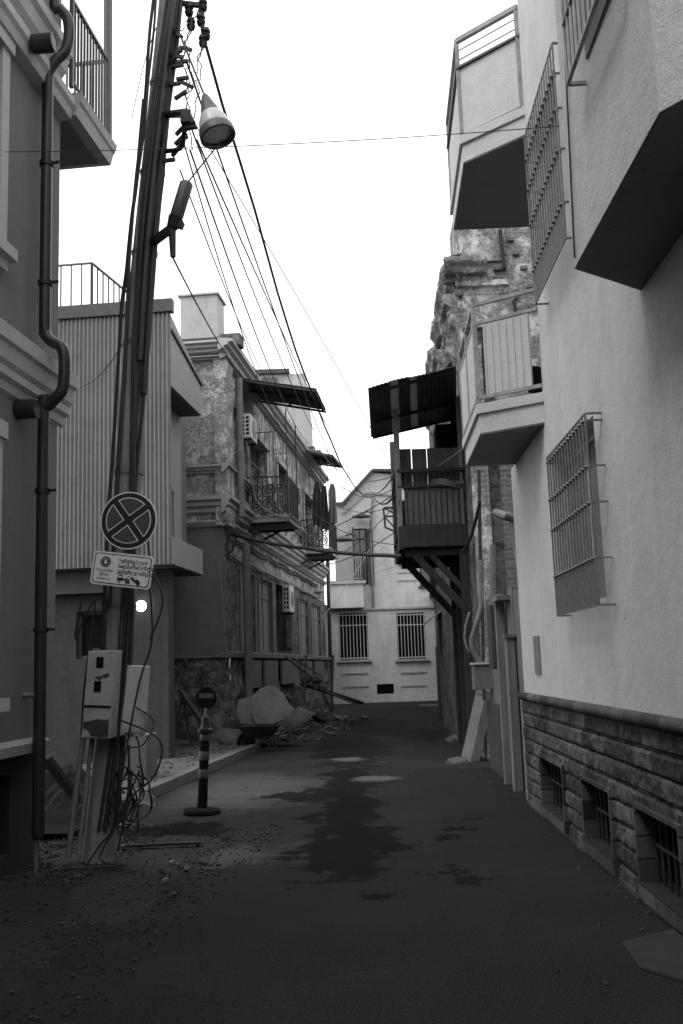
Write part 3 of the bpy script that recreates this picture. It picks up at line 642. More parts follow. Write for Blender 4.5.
# laundry
def garment(px, py, wpx, hpx, s, mat, label, kind):
    x0, z1 = SL(px, py, s); x1, _ = SL(px + wpx, py, s); z0 = SL(px, py + hpx, s)[1]
    def fn(u, v):
        taper = {'coat': .35 + .65 * min(1, v * 3.2), 'trousers': .45 + .55 * v ** .5, 'towel': .5 + .5 * min(1, v * 6)}[kind]
        xx = (x0 + x1) / 2 + (u - .5) * (x1 - x0) * taper; return (xx, s + .035 * math.sin(u * 11 + v * 2) * (.3 + v) + .02 * math.sin(v * 9), z1 + (z0 - z1) * v + .03 * math.sin(u * 7) * v)
    m = MB().grid(14, 22, fn); o = solo('hanging_garment', m, mat, label, 'laundry', FL, (x0, s, z0), 'laundry on the far balcony')
    md = o.modifiers.new('thick', 'SOLIDIFY'); md.thickness = .02; return o
sg = b2[1] - .05
garment(312, 482, 9, 44, sg, 'cloth_dark', 'dark jacket hanging nearest the wall on the far balcony', 'coat')
garment(320, 486, 8, 44, sg + .1, 'cloth_dark', 'long black garment hanging in the middle of the laundry, the lowest one', 'trousers')
garment(328.5, 484, 7, 40, sg + .05, 'cloth_grey', 'grey towel hanging rightmost on the far balcony', 'towel')
garment(313, 520, 6, 20, b2[1] + .9, 'white_box', 'small pale cloth drying low behind the far balcony railing', 'towel')
# tin awnings
def awning(pts_px, label, xs, thick=.03, name='tin_awning', mat='tin_dark', grp='tin awnings'):
    """four corners: wall-near, out-near, out-far, wall-far as frame points"""
    a, b, c, d = [Vector(p) for p in pts_px]
    t = T(name, label, 'awning', FL if xs == 'L' else FR, a, grp)
    def fn(u, v):
        p = a.lerp(b, u).lerp(d.lerp(c, u), v); p.z += .014 * math.sin(v * (d - a).length / .12 * 2 * PI) + .02 * noise.noise(Vector((u * 3, v * 4, 1))); return p
    n = max(20, int((d - a).length / .12 * 6)); o = t.part('sheet', MB().grid(6, n, fn), mat); md = o.modifiers.new('thick', 'SOLIDIFY'); md.thickness = .012
    f = MB()
    for k in (0, .5, 1): f.bar(a.lerp(d, k) - Vector((0, 0, .05)), b.lerp(c, k) - Vector((0, 0, .05)), .05)
    f.bar(a.lerp(b, .97) - Vector((0, 0, .05)), d.lerp(c, .97) - Vector((0, 0, .05)), .05); f.bar(a.lerp(b, .5) - Vector((0, 0, .045)), d.lerp(c, .5) - Vector((0, 0, .045)), .04)
    t.part('frame', f, 'old_wood'); return t
def LP(px, py, s): x, z = SL(px, py, s); return (x, s, z)
sa, za = XL(239, 378, BX + .05)
aw = awning([(BX + .05, sa, za), LP(316, 389, sa + .1), LP(326, 410, sa + 2.0), LP(257, 399, sa + 2.05)], 'wide dark tin awning over the nearer iron balcony', 'L')
sa2, za2 = XL(300, 449, BX + .05)
awning([(BX + .05, sa2, za2), LP(333, 455, sa2 + .1), LP(342, 466, sa2 + 2.6), LP(312, 462, sa2 + 2.6)], 'small ragged tin awning over the farther iron balcony with laundry', 'L')

# air conditioners
def aircon(px, py, wpx, hpx, s, label, depth_px):
    x0, z1 = SL(px, py, s); x1 = SL(px + wpx, py, s)[0]; z0 = SL(px, py + hpx, s)[1]; dl = .75
    t = T('air_conditioner', label, 'air conditioner', FL, (x0, s, z0), 'air conditioners on the old brick house')
    t.part('casing', MB().box((x0, s, z0), (x1, s + dl, z1)), 'white_paint', bev=.015)
    g = MB(); nx, nz = 2, 5; iw = (x1 - x0) * .8; ih = (z1 - z0) * .82
    for i in range(nx):
        for j in range(nz):
            cx = x0 + (x1 - x0) * .1 + iw * i / nx; cz = z0 + (z1 - z0) * .09 + ih * j / nz
            g.box((cx + .02, s - .004, cz + .02), (cx + iw / nx - .02, s + .02, cz + ih / nz - .015))
    t.part('grille', g, 'dark_hole')
    t.part('fan_guard', MB().lathe([(.22, 0), (.22, .012), (.19, .016), (.001, .016)], (x1 + .002, s + .42, (z0 + z1) / 2), (1, 0, 0)), 'ink_grey')
    b = MB(); b.bar((x0 - .2, s + .1, z0 - .03), (x1, s + .1, z0 - .03), .04); b.bar((x0 - .2, s + .65, z0 - .03), (x1, s + .65, z0 - .03), .04)
    t.part('bracket', b, 'rail_dark'); return t
sac = XL(238, 430, BX)[0]
aircon(239.5, 414, 11, 24, sac + .1, 'upper white air conditioner on a bracket left of the nearer iron balcony', 8)
sac2 = XL(281, 590, BX)[0]
aircon(282, 585, 7.5, 27, sac2, 'lower air conditioner between the shuttered ground floor windows', 6)
x0, z0 = SL(246, 442, sac + .2); x1, z1 = SL(256, 500, sac + .5); x2, z2 = SL(290, 518, b1[1] - .05)
solo('drain_hose', MB().tube(smooth_path([(x0, sac + .2, z0), ((x0 + x1) / 2, sac + .3, (z0 + z1) / 2), (x1, sac + .5, z1), ((x1 + x2) / 2, b1[1] - .1, (z1 + z2) / 2 - .12), (x2, b1[1] - .05, z2)]), .022, 8), 'cable_pale',
     'pale hose hanging from the upper air conditioner across the iron balcony', 'hose', FL, (x0, sac, z0))

# tall pale block far behind the brick house
q0, q1 = PW(249, 371, 44), PW(307, 371, 44)
t = T('tall_block', 'pale weathered upper floors rising behind the large tin awning', 'building', FW, (q0.x, 44, 0))
t.part('wall', MB().box((q0.x - 3, 44, 0), (q1.x - .1, 54, q0.z - .2)), 'far_grey')
t.part('roof', MB().box((q0.x - 3.1, 43.8, q0.z - .2), (q1.x - .8, 54, q0.z)), 'tin_dark')
pb = MB()
for px, py, w_, h_ in ((262, 378, .7, 1.0), (296, 384, .35, 1.6)): p = PW(px, py, 43.9); pb.box((p.x, 43.85, p.z - h_), (p.x + w_, 43.99, p.z))
t.part('window', pb, 'glass_dark')
t.part('pilaster', MB().box((q1.x - .6, 43.8, 0), (q1.x - .1, 43.99, q0.z - .7)).box((q1.x - 1.9, 43.88, 0), (q1.x - 1.6, 43.99, q0.z - .9)), 'far_wall')

# ------------------------------------------------------------------ far house closing the lane
FY = 45.0
def fx(px, py=650): return PW(px, py, FY).x
def fz(px, py): return PW(px, py, FY).z
t = T('end_house', 'pale two storey house closing the end of the lane with barred ground floor windows', 'house', FW, (1.5, FY, 0))
wA = (fx(339, 635), fx(368, 635), fz(353, 660), fz(353, 613)); wB = (fx(397, 635), fx(425.5, 635), fz(411, 659), fz(411, 612.5))
vent = (fx(377, 690), fx(394, 690), fz(385, 694), fz(385, 684))
xl, xr = fx(327, 690), fx(446, 690); zc = fz(380, 610)
m = MB(); wall_y(m, FY, .4, xl, xr, -.02, zc, [wA, wB, vent], .25); t.part('ground_wall', m, 'far_wall')
dr = (fx(353.5, 555), fx(367.5, 555), fz(360, 584), fz(360, 527)); wC = (fx(399, 520), fx(413, 520), fz(406, 562), fz(406, 505)); wD = (fx(420, 560), fx(440, 560), fz(430, 585), fz(430, 545))
m = MB()
UY = FY + .5; k_ = UY / FY
zt = fz(360, 478)
wall_y(m, UY, .4, fx(335, 560), xr + 2.5, zc - .05, fz(345, 503), [dr, wC, wD], .25); t.part('upper_wall', m, 'far_wall')
gb = MB().prism([(fx(345, 503), fz(345, 503) + .002), (xr + 2.5, fz(345, 503) + .002), (xr + 2.5, zt), (fx(385, 487), zt + .25), (fx(373, 476), zt + .35), (fx(362, 484), zt - .15)], 'y', UY + .001, UY + .4)
t.part('gable', gb, 'far_wall')
t.part('roof', MB().bar((fx(340, 508), UY + .2, fz(345, 503) - .1), (fx(373, 472), UY + .2, zt + .42), .9, .12).bar((fx(373, 472), UY + .2, zt + .42), (xr + 2.5, UY + .2, zt + .15), .9, .12).box((fx(330, 508), UY - .1, fz(345, 503) - .0), (fx(346, 508), UY + .6, fz(345, 503) + .12)), 'tin_dark')
t.part('string_course', MB().box((xl - .03, FY - .08, zc), (xr, FY + .5, zc + .10)), 'ledge', bev=.01)
t.part('string_course', MB().bar((fx(366, 491), UY - .04, fz(366, 491)), (fx(400, 494), UY - .04, fz(400, 494)), .1, .1).bar((fx(343, 512), UY - .04, fz(343, 512)), (fx(366, 491), UY - .04, fz(366, 491)), .1, .1), 'ledge')
for q in (wA, wB):
    fo = window_y(t, FY, *q, 'dark_hole', 'dark_wood', 1, .5, .15); gr = MB(); a, b, c, d = q
    for k in range(9): xx = a + .04 + (b - a - .08) * k / 8; gr.tube([(xx, FY + .02, c + .02), (xx, FY + .02, d - .02)], .016, 6)
    for zz in (c + .08, d - .55, d - .1): gr.bar((a, FY + .02, zz), (b, FY + .02, zz), .035)
    t.part('grille', gr, 'trim', fo)
    t.part('sill', MB().box((a - .12, FY - .12, c - .1), (b + .12, FY, c - .01)), 'ledge', fo)
    mo = MB()
    for (z0_, z1_) in ((c - .62, c - .55), (c - 1.2, c - 1.14)): mo.box((a + .1, FY - .04, z0_), (b - .05, FY, z1_))
    t.part('panel_moulding', mo, 'trim_dull', fo)
t.part('vent_opening', MB().box((vent[0], FY + .2, vent[2]), (vent[1], FY + .22, vent[3])), 'dark_hole')
fo = window_y(t, UY, *dr, 'glass_dark', 'dark_wood', 1, .5, .05, 'balcony_door'); t.part('shutter', MB().box((dr[0] - .02, UY - .5, dr[2]), (dr[0] + .06, UY - .02, dr[3])).box((dr[1] + .0, UY - .10, dr[2]), (dr[1] + .28, UY - .04, dr[3] - .05)), 'old_wood', fo)
for q in (wC, wD):
    fo = window_y(t, UY, *q, 'glass_grey', 'dark_wood', 1, .4); t.part('sill', MB().box((q[0] - .08, UY - .12, q[2] - .1), (q[1] + .08, UY, q[2])), 'old_wood', fo)
mo = MB()
for yy in (572, 580): mo.box((fx(398, yy), UY - .04, fz(405, yy)), (fx(418, yy), UY, fz(405, yy) + .05))
t.part('panel_moulding', mo, 'trim_dull')
# balcony box of the far house
bx0, bx1 = fx(327.5, 600), fx(366, 600); bz = fz(345, 585)
sbx = t.part('balcony', MB().box((bx0 + .1, FY - .55, zc + .10), (bx1 - .1, FY + .5, bz)), 'far_wall', bev=.03)
t.part('balcony_slab', MB().box((bx0, FY - .65, bz), (bx1, FY + .5, bz + .14)), 'trim_dull', sbx)
rl = MB(); railing(rl, (bx0 + .15, FY - .55, bz + .14), (bx1 - .1, FY - .55, bz + .14), 1.05, 14, .013, .02); railing(rl, (bx1 - .1, FY - .55, bz + .14), (bx1 - .1, FY + .4, bz + .14), 1.05, 5, .013, .02); t.part('railing', rl, 'trim_dull', sbx)
t.part('downpipe', MB().tube([(fx(373, 500), UY - .1, fz(373, 497)), (fx(371, 540), UY - .12, fz(371, 530)), (fx(372, 560), UY - .1, zc + .1)], .05, 8), 'pipe_grey')
def small_lamp(px, py, y, label):
    p = PW(px, py, y); t = T('gooseneck_lamp', label, 'lamp', FW, (p.x, y, p.z), 'wall lamps on the far house')
    t.part('arm', MB().tube([(p.x + .5, y + .2, p.z + .1), (p.x + .3, y, p.z + .16), (p.x + .05, y, p.z + .05)], .03, 6), 'rail_dark')
    t.part('shade', MB().lathe([(.03, .1), (.12, .06), (.42, -.06), (.44, -.1), (.3, -.08), (.001, -.05)], (p.x, y, p.z)), 'tin_dark')
small_lamp(361, 515, 45.0, 'dish shaded lamp above the tall door of the far house'); small_lamp(343, 538, 38, 'dark dish shaded lamp beside the far iron balcony')
# bare tree behind
tx = PW(388, 470, 52)
t = T('bare_tree', 'bare leafless tree whose twigs show above the far house roof', 'tree', FW, (tx.x, 52, 0))
tr = MB(); br = MB()
def twig(mb, p, d, L, r_, dep):
    q = p + d * L; mb.tube([p, p.lerp(q, .5) + Vector((rnd.uniform(-.04, .04) * L,) * 3), q], [r_, r_ * .8, r_ * .6], 5, False)
    if dep:
        for k in range(3 if dep > 1 else 4):
            e = Vector((rnd.uniform(-1, 1), rnd.uniform(-1, 1), rnd.uniform(-.1, 1))).normalized(); twig(mb, p.lerp(q, rnd.uniform(.5, 1)), (d * .8 + e * .8).normalized(), L * rnd.uniform(.5, .75), r_ * .55, dep - 1)
tr.tube([(tx.x, 52, 0), (tx.x + .1, 52, 4), (tx.x, 52, 8.2)], [.2, .16, .1], 8); t.part('trunk', tr, 'dark_wood')
for k in range(4): twig(br, Vector((tx.x, 52, 7.8)), Vector((rnd.uniform(-.6, .6), rnd.uniform(-.5, .5), 1)).normalized(), 1.5, .05, 4)
t.part('crown', br, 'grey_wood')
# back wall behind everything at the lane's left end (dark gap wall)
q = GL(322, 700)
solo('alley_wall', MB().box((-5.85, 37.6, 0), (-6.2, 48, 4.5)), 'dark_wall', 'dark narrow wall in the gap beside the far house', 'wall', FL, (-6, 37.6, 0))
dpx, dpz = SL(327, 560, 37.5)
solo('drain_post', MB().tube([(dpx, 37.5, 0), (dpx + .02, 37.5, dpz)], .07, 8), 'pipe_dark', 'dark vertical pipe at the left edge of the far house', 'pipe', FL, (dpx, 37.5, 0))

# ------------------------------------------------------------------ right near building
RX = 1.78; RC = 11.76
t = T('pale_apartment_house', 'pale rendered apartment house on the right with a rough stone base and jutting bay', 'building', FR, (RX, RC, 0))
def sR(px, py, o=0): return XR(px, py, RX - o)
W1r = (XR(607, 604, RX)[0], 9.2, 2.02, 3.44); W2r = (XR(567, 240, RX)[0] + .05, 9.28, 5.08, 6.66)
m = MB(); wall_x(m, RX, .4, -14, RC, 1.22, 3.87, [W1r], .2, 1); t.part('lower_wall', m, 'stucco_pale')
m = MB(); wall_x(m, RX, .4, -14, 9.4, 3.87, 10.4, [W2r], .2, 1); m.box((RX + .4, -14, 3.6), (RX + 5, 9.38, 10.4)); t.part('upper_wall', m, 'stucco_pale')
t.part('body', MB().box((RX + .4, -14, 0), (RX + 5, RC - .01, 3.58)).box((RX + 2.2, 9.4, 3.6), (RX + 5, RC - .01, 9.5)), 'stucco_mid')
wf = window_x(t, RX, *W1r, 1, 'blind', 'trim', 1, 0, .12); wf2 = window_x(t, RX, *W2r, 1, 'blind', 'trim', 1, 0, .12)
def cage(a, b, c, d, x, out, nb, rows, parent, rings=True):
    g = MB(); xo = x - out
    for k in range(nb + 1):
        s = a + (b - a) * k / nb; g.tube([(xo, s, c), (xo, s, d)], .009, 6)
    for zz in [c, d] + rows: g.bar((xo, a, zz), (xo, b, zz), .012, .010)
    for s in (a, b):
        for zz in [c, d] + rows: g.bar((xo, s, zz), (x, s, zz), .02, .012)
    if rings:
        for zz in rows:
            for k in range(nb):
                s = a + (b - a) * (k + .5) / nb; g.lathe([(.02, -.012), (.03, 0), (.02, .012)], (xo, s, zz), (0, 0, 1), 8)
    for k in range(nb): s = a + (b - a) * (k + .5) / nb; g.tube([(xo, s, c), (xo, s, rows[0])], .006, 5)
    return t.part('grille', g, 'grille_dull', parent)
LX = RX - .12
ca, cb_ = XR(599, 605, LX), XR(547, 458, LX)
cage(ca[0], cb_[0], ca[1], cb_[1], RX, .12, 14, [ca[1] + .34, ca[1] + .75, ca[1] + 1.02, ca[1] + 1.36], wf)
ca, cb_ = XR(566, 238, LX), XR(524.5, 137, LX)
cage(ca[0], cb_[0], ca[1], cb_[1], RX, .12, 14, [ca[1] + .3, ca[1] + .75, ca[1] + 1.1, ca[1] + 1.4], wf2)
# bay with splayed ends
bz0 = 3.87
A_ = (RX - .49, 5.6); B_ = (RX - .47, 3.93); W0 = (RX, 6.0); W9 = (RX, 3.3)
bpoly = [W0, A_, B_, W9]
m = MB(); g3 = (4.35, 5.45)
bw_ = MB().prism([(RX + .001, 6.0), A_, B_, (RX + .001, 3.3)], 'z', bz0, 10.3)
bay = t.part('bay', bw_, 'stucco_bay')
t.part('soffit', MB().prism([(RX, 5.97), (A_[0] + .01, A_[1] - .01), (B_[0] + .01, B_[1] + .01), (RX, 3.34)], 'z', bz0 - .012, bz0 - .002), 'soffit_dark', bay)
a3, z3 = XR(568, 84, A_[0] - .1)
xo = A_[0] - .1; g = MB(); sg0 = a3; sg1 = XR(598, 8, xo)[0] - .1
for k in range(10):
    s = sg0 + (sg1 - sg0) * k / 9; g.tube([(xo, s, z3), (xo, s, z3 + 2.2)], .009, 6)
for zz in (z3, z3 + .35, z3 + .75): g.bar((xo, sg0, zz), (xo, sg1, zz), .022, .012)
g.bar((xo, sg0, z3), (A_[0], sg0, z3), .02); g.bar((xo, sg1, z3), (A_[0], sg1, z3), .02)
t.part('grille', g, 'grille_paint', bay)
t.part('pane', MB().box((A_[0] - .004, sg0 - .03, z3 + .12), (A_[0] + .02, sg1 + .05, z3 + 2.1)), 'blind', bay)
# corner balconies
def cbalc(h0, p_far, p_near, s_wall, rail_h, solid):
    xo1, s1 = p_far; xo0, s0 = p_near
    poly = [(xo1, s1), (xo0, s0), (RX + .01, s_wall), (RX + 2.1, s_wall), (RX + 2.1, s1)]
    def ins(e): return [(xo1 - e, s1 + e), (xo0 - e, s0 - e * .6), (RX + .01, s_wall - e), (RX + 2.1, s_wall - e), (RX + 2.1, s1 + e)]
    sl = MB().prism(poly, 'z', h0, h0 + .2); sl.prism(ins(.03), 'z', h0 + .2, h0 + .3); o = t.part('balcony_slab', sl, 'stucco_bay', bev=.006)
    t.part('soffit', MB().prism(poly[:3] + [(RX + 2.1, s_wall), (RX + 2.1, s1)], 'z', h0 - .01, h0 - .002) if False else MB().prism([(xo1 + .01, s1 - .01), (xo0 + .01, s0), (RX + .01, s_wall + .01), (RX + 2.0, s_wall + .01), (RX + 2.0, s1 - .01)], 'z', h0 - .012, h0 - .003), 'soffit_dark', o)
    z = h0 + .3; pr = MB(); fr_ = MB()
    segs = [((xo1, s1), (xo0, s0)), ((xo0, s0), (RX, s_wall))]
    return o, segs, z
o, segs, z = cbalc(3.87, (RX - .57, 11.4), (RX - .58, 9.8), 9.42, 1, False)
pr = MB(); fr_ = MB()
(a, b), (c, d) = segs[0]; 
p0, p1, p2 = Vector((*segs[0][0], z)), Vector((*segs[0][1], z)), Vector((*segs[1][1], z))
Z = Vector((0, 0, 1))
pr.bar(p0 + Z * .47, p1.lerp(p0, .04) + Z * .47, .02, .78); pr.bar(p1.lerp(p2, .14) + Z * .45, p1.lerp(p2, .86) + Z * .45, .02, .74)
for k in range(7):
    q = p1.lerp(p2, .16 + .68 * k / 6); pr.bar(q + Z * .09 + Vector((-.003, -.014, 0)), q + Z * .81 + Vector((-.003, -.014, 0)), .012, .008)
t.part('balcony_panel', pr, 'stucco_bay', o)
for q in (p0, p0.lerp(p1, .5), p1): fr_.bar(q, q + Z * 1.05, .045)
for hh in (.07, .85, 1.05): fr_.bar(p0 + Z * hh, p1 + Z * hh, .035); fr_.bar(p1 + Z * hh, p2 + Z * hh, .035)
t.part('railing', fr_, 'grille_paint', o)
t.part('duct', MB().tube([(RX - .04, 9.6, z + .06), (RX - .04, 9.6, z + .3)], .07, 10), 'dark_hole', o)
# upper balcony with solid parapet and thin rails
h2 = 6.87
o, segs, z = cbalc(h2, (RX - .55, 11.6), (RX - .58, 9.95), 9.42, 1, True)
p0, p1, p2 = Vector((*segs[0][0], z)), Vector((*segs[0][1], z)), Vector((*segs[1][1], z))
top = SR(462, 70, 9.95)[1]
ph = max(.6, min(1.4, top - z))
t.part('parapet', MB().prism([(p0.x, p0.y), (p1.x, p1.y), (p2.x, p2.y), (p2.x, p2.y + .12), (p1.x + .1, p1.y + .09), (p0.x + .12, p0.y)], 'z', z + .02, z + ph), 'stucco_bay', o, bev=.006)
t.part('coping', MB().prism([(p0.x - .03, p0.y + .02), (p1.x - .03, p1.y - .02), (p2.x, p2.y - .035), (p2.x, p2.y + .13), (p1.x + .1, p1.y + .11), (p0.x + .13, p0.y + .02)], 'z', z + ph, z + ph + .025), 'rail_grey', o)
fr_ = MB(); zz = z + ph + .02
for q in (p0, p1, p1.lerp(p2, .97)): fr_.bar(q, q.copy() + Z * (ph + .34), .04)
for hh, w_ in ((.11, .012), (.22, .012), (.34, .05)): fr_.bar(p0 + Z * (ph + hh), p1 + Z * (ph + hh), w_); fr_.bar(p1 + Z * (ph + hh), p2 + Z * (ph + hh), w_)
t.part('railing', fr_, 'grille_paint', o)
# stone base with basement windows
def bs(px, py): return sR(px, py)
holes = []
for pa, pb, yt, yb in ((546, 569, 762, 812), (589, 618, 782, 846), (645, 690, 812, 895)):
    s1_, _ = bs(pa, (yt + yb) / 2); s0_, _ = bs(pb, (yt + yb) / 2 + 14); holes.append((s0_, s1_, .14, .62))
while holes[-1][0] > 1: l = holes[-1]; holes.append((l[0] - 1.9, l[1] - 1.9, .14, .62))
st = MB(); NS, NH = 1100, 60; s_a, s_b = 1.0, RC + .03
RH = 1.17 / 8
def stonef(u, v):
    s = s_a + u * (s_b - s_a); h = v * 1.17; row = int(min(7, h / RH)); f = (h / RH) % 1
    bl_ = .42; off = (row % 2) * .21; cell = math.floor((s + off) / bl_); fs = ((s + off) / bl_) % 1
    e = min(1, min(f, 1 - f) * 3.2); es = min(1, min(fs, 1 - fs) * 14)
    rr = noise.noise(Vector((cell * 3.1, row * 7.7, 0)))
    d = .014 + (.026 + .014 * rr) * min(1, 1.35 * math.sin(e * PI / 2)) * (.55 + .45 * es) + .016 * noise.fractal(Vector((s * 8, h * 9, 0)), 1, 2, 5)
    return (RX + .012 - d, s, h - .01)
def sk(u, v):
    s = s_a + u * (s_b - s_a); h = v * 1.17; return any(a < s < b and c < h < d for a, b, c, d in holes)
st.grid(NS, NH, stonef, sk); st.quad((RX + .012, s_b, 0), (RX + .4, s_b, 0), (RX + .4, s_b, 1.17), (RX + .012, s_b, 1.17))
sto = t.part('stone_base', st, 'stone')
t.part('base_moulding', MB().tube([(RX - .035, -14, 1.205), (RX - .035, RC + .04, 1.205)], .045, 12).box((RX - .04, -14, 1.155), (RX + .02, RC + .03, 1.18)), 'stone')
for a, b, c, d in holes:
    if b < 2: continue
    f = MB()
    for s in (a, b): f.box((RX - .052, s - .02, c), (RX + .3, s + .02, d + .02))
    f.box((RX - .05, a + .02, d - .01), (RX + .3, b - .02, d + .02)); f.box((RX - .065, a - .06, c - .1), (RX + .3, b + .06, c))
    fo = t.part('basement_window', f, 'stone'); t.part('pane', MB().box((RX + .15, a, c), (RX + .17, b, d)), 'dark_hole', fo)
    g = MB()
    for k in range(7): s = a + (b - a) * (k + .5) / 7; g.tube([(RX + .06, s, c), (RX + .06, s, d)], .010, 6)
    g.bar((RX + .06, a, (c + d) / 2), (RX + .06, b, (c + d) / 2), .02)
    t.part('grille', g, 'rail_dark', fo)
t.part('base_footing', MB().box((RX - .045, 1, -.01), (RX + .01, RC, .035)), 'stone')
ms, mh = sR(538, 655); t.part('meter_cover', MB().box((RX - .015, ms - .17, mh - .2), (RX, ms + .17, mh + .2)), 'stucco_mid')
c1, c2 = XR(600, 5, RX - .52), XR(584, 262, RX - .01)
solo('wall_cable', MB().tube([(A_[0] - .012, 5.05, 8.4), (A_[0] - .012, 5.35, 5.4), (A_[0] - .012, 5.52, 3.9)], .006, 5), 'cable', 'thin cable running down the jutting bay of the pale apartment house', 'cable', FR, (A_[0], 5.3, 3.9))

# ------------------------------------------------------------------ old ruined house on the right
OS = 17.0; OX = 1.88
t = T('ruined_house', 'old crumbling house with broken cornices and bare brick right of the wooden balcony', 'house', FR, (OX, OS, 0))
zO = lambda px, py: SR(px, py, OS)[1]
XB = SR(480, 460, OS)[0] + .0
t.part('brick_front', wall_y(MB(), OS, .5, OX + .3, 6.2, 5.3, 9.9), 'old_plaster'); t.part('brick_front', wall_y(MB(), OS, .5, OX + .3, 6.2, 0, 5.297), 'bare_brick')
t.part('corner_pilaster', MB().box((OX, OS - .06, 0), (OX + .30, OS + .5, zO(500, 345))), 'old_plaster', bev=.015)
t.part('plastered_panel', MB().box((OX + .0, OS - .09, zO(500, 328)), (OX + .92, OS - .003, zO(500, 292))).box((OX + .0, OS - .05, zO(500, 262)), (OX + .85, OS - .003, 9.95)), 'old_plaster', bev=.02)
cz = zO(470, 282); cz2 = zO(470, 266)
def rough_run(prof, a, b, fn, n, amp=.035, chip=.5, seed=0.0):
    """moulding profile [(out, h)] swept from a to b, worn and chipped; fn(out, t, h) -> point"""
    m = MB(); P = []
    for k in range(len(prof) - 1):
        for j in range(3): u = j / 3; P.append((prof[k][0] * (1 - u) + prof[k + 1][0] * u, prof[k][1] * (1 - u) + prof[k + 1][1] * u))
    P.append(prof[-1])
    def g_(u, v):
        i = min(len(P) - 1, int(round(v * (len(P) - 1)))); o, h = P[i]; tt = a + (b - a) * u
        w1 = noise.noise(Vector((tt * 1.7, h * 1.1, seed))); w2 = noise.fractal(Vector((tt * 6, h * 6, seed + o)), 1, 2, 4)
        c_ = max(0.0, w1 - .12) * chip * 3.0
        return fn(o * max(.15, 1 - c_) + amp * w2, tt, h + amp * .6 * w2 - .25 * o * min(1, c_))
    return m.grid(n, len(P) - 1, g_)
big = [(0, cz - .06), (.06, cz - .04), (.10, cz + .04), (.22, cz + .08), (.26, cz + .16), (.34, cz2 - .05), (.34, cz2 + .04), (0, cz2 + .10)]
mid_ = [(0, cz - .30), (.05, cz - .28), (.08, cz - .18), (.14, cz - .14), (.14, cz - .05), (0, cz - .02)]
for pr_, sd_, x1_ in ((big, 1.0, OX + .45), (mid_, 4.0, OX + .82)):
    t.part('cornice', rough_run(pr_, OX - .30 if pr_ is big else OX - .12, x1_, lambda o, t_, h: (t_, OS - .05 - o, h), 60, .012, .12, sd_), 'old_plaster')
m = MB(); wall_x(m, OX, .5, OS, 27, 0, cz, [(19.2, 20.3, 4.6, 6.7), (22.0, 23.0, 4.6, 6.4)], .25, 1); t.part('street_wall', m, 'old_dark')
m = MB(); wall_x(m, OX + .01, .5, OS + .01, 18.6, cz, 9.9, [], .25, 1); t.part('street_wall', m, 'old_plaster')
for pr_, sd_, L_ in ((big, 7.0, 26.5), (mid_, 9.0, 26)):
    t.part('cornice', rough_run(pr_, OS - .35 if pr_ is big else OS - .15, L_, lambda o, t_, h: (OX - o, t_, h - .04 * max(0, t_ - OS)), 260, .014, .2, sd_), 'old_plaster')
def console(s_, dz, sc_):
    pf = [(0, 0), (-.30, 0), (-.34, -.06), (-.32, -.16), (-.22, -.22), (-.20, -.32), (-.24, -.42), (-.22, -.54), (-.13, -.62), (-.07, -.74), (0, -.95)]
    m = MB(); K = 6
    vs = []
    for k in range(K + 1):
        for x, z_ in pf:
            q = Vector((OX + x * sc_, s_ + .3 * k / K, cz - .05 + dz + z_)); d = noise.noise_vector(q * 5) * .016; vs.append(q + d)
    n_ = len(pf); fs = [(k * n_ + i, k * n_ + i + 1, (k + 1) * n_ + i + 1, (k + 1) * n_ + i) for k in range(K) for i in range(n_ - 1)] + [tuple(range(n_)), tuple(K * n_ + i for i in range(n_))]
    return m.add(vs, fs)
for k, s in enumerate((16.95, 18.3, 19.7, 21.1, 22.5, 23.9)):
    t.part('console_bracket', console(s, -.045 * (s - OS) - .18, (1.0, .8, 1.05, .7, .9, .8)[k]), 'old_plaster')
for q in ((19.2, 20.3, 4.6, 6.7), (22.0, 23.0, 4.6, 6.4)): window_x(t, OX, *q, 1, 'glass_dark', 'old_wood', 1, .5)
lb_ = MB()
for k in range(44):
    if k < 24: s_ = rnd.uniform(OS, 25); x_ = OX - rnd.uniform(.0, .05); z_ = rnd.choice([cz - 1.3, cz - 1.05, cz - .7, cz2 + .10]) - .045 * (s_ - OS) + rnd.uniform(-.05, .05); lb_.box((x_ - .07, s_, z_), (x_ + .1, s_ + .23, z_ + .065))
    else: x_ = OX + rnd.uniform(.45, 1.6); z_ = cz + .09 * rnd.randint(-12, 12); lb_.box((x_, OS - .05 - rnd.random() * .04, z_), (x_ + rnd.uniform(.1, .24), OS + .05, z_ + .07))
t.part('loose_brick', lb_, 'bare_brick', bev=.008)
# old cables and stub pipes on the brick
pv_ = MB()
for pts in ([(500, 230), (504, 268)], [(514, 300), (516, 320), (512, 345)], [(497, 355), (500, 340), (516, 335), (520, 350)]):
    pv_.tube(smooth_path([(*SR(a, b, OS - .12)[:1], OS - .12, SR(a, b, OS - .12)[1]) for a, b in pts]), .035, 8)
t.part('wall_pipe', pv_, 'dark_wall')
dpp = [(SR(a, b, 13.2)[0], 13.2, SR(a, b, 13.2)[1]) for a, b in ((505, 516), (513, 520), (516, 540), (519, 560), (524, 600), (526, 660), (528, 705))]
tt = T('drainpipe', 'pale bent drainpipe descending beside the edge of the pale apartment house', 'pipe', FR, (dpp[-1][0], 13.2, 0))
tt.part('pipe', MB().tube(smooth_path([(dpp[0][0] - .02, 13.9, dpp[0][2] + .15)] + dpp[:-1]), .06, 12), 'pipe_pale')
tt.part('lower_pipe', MB().tube([dpp[-2], (dpp[-1][0], 13.2, 0)], .075, 12), 'pipe_grey')
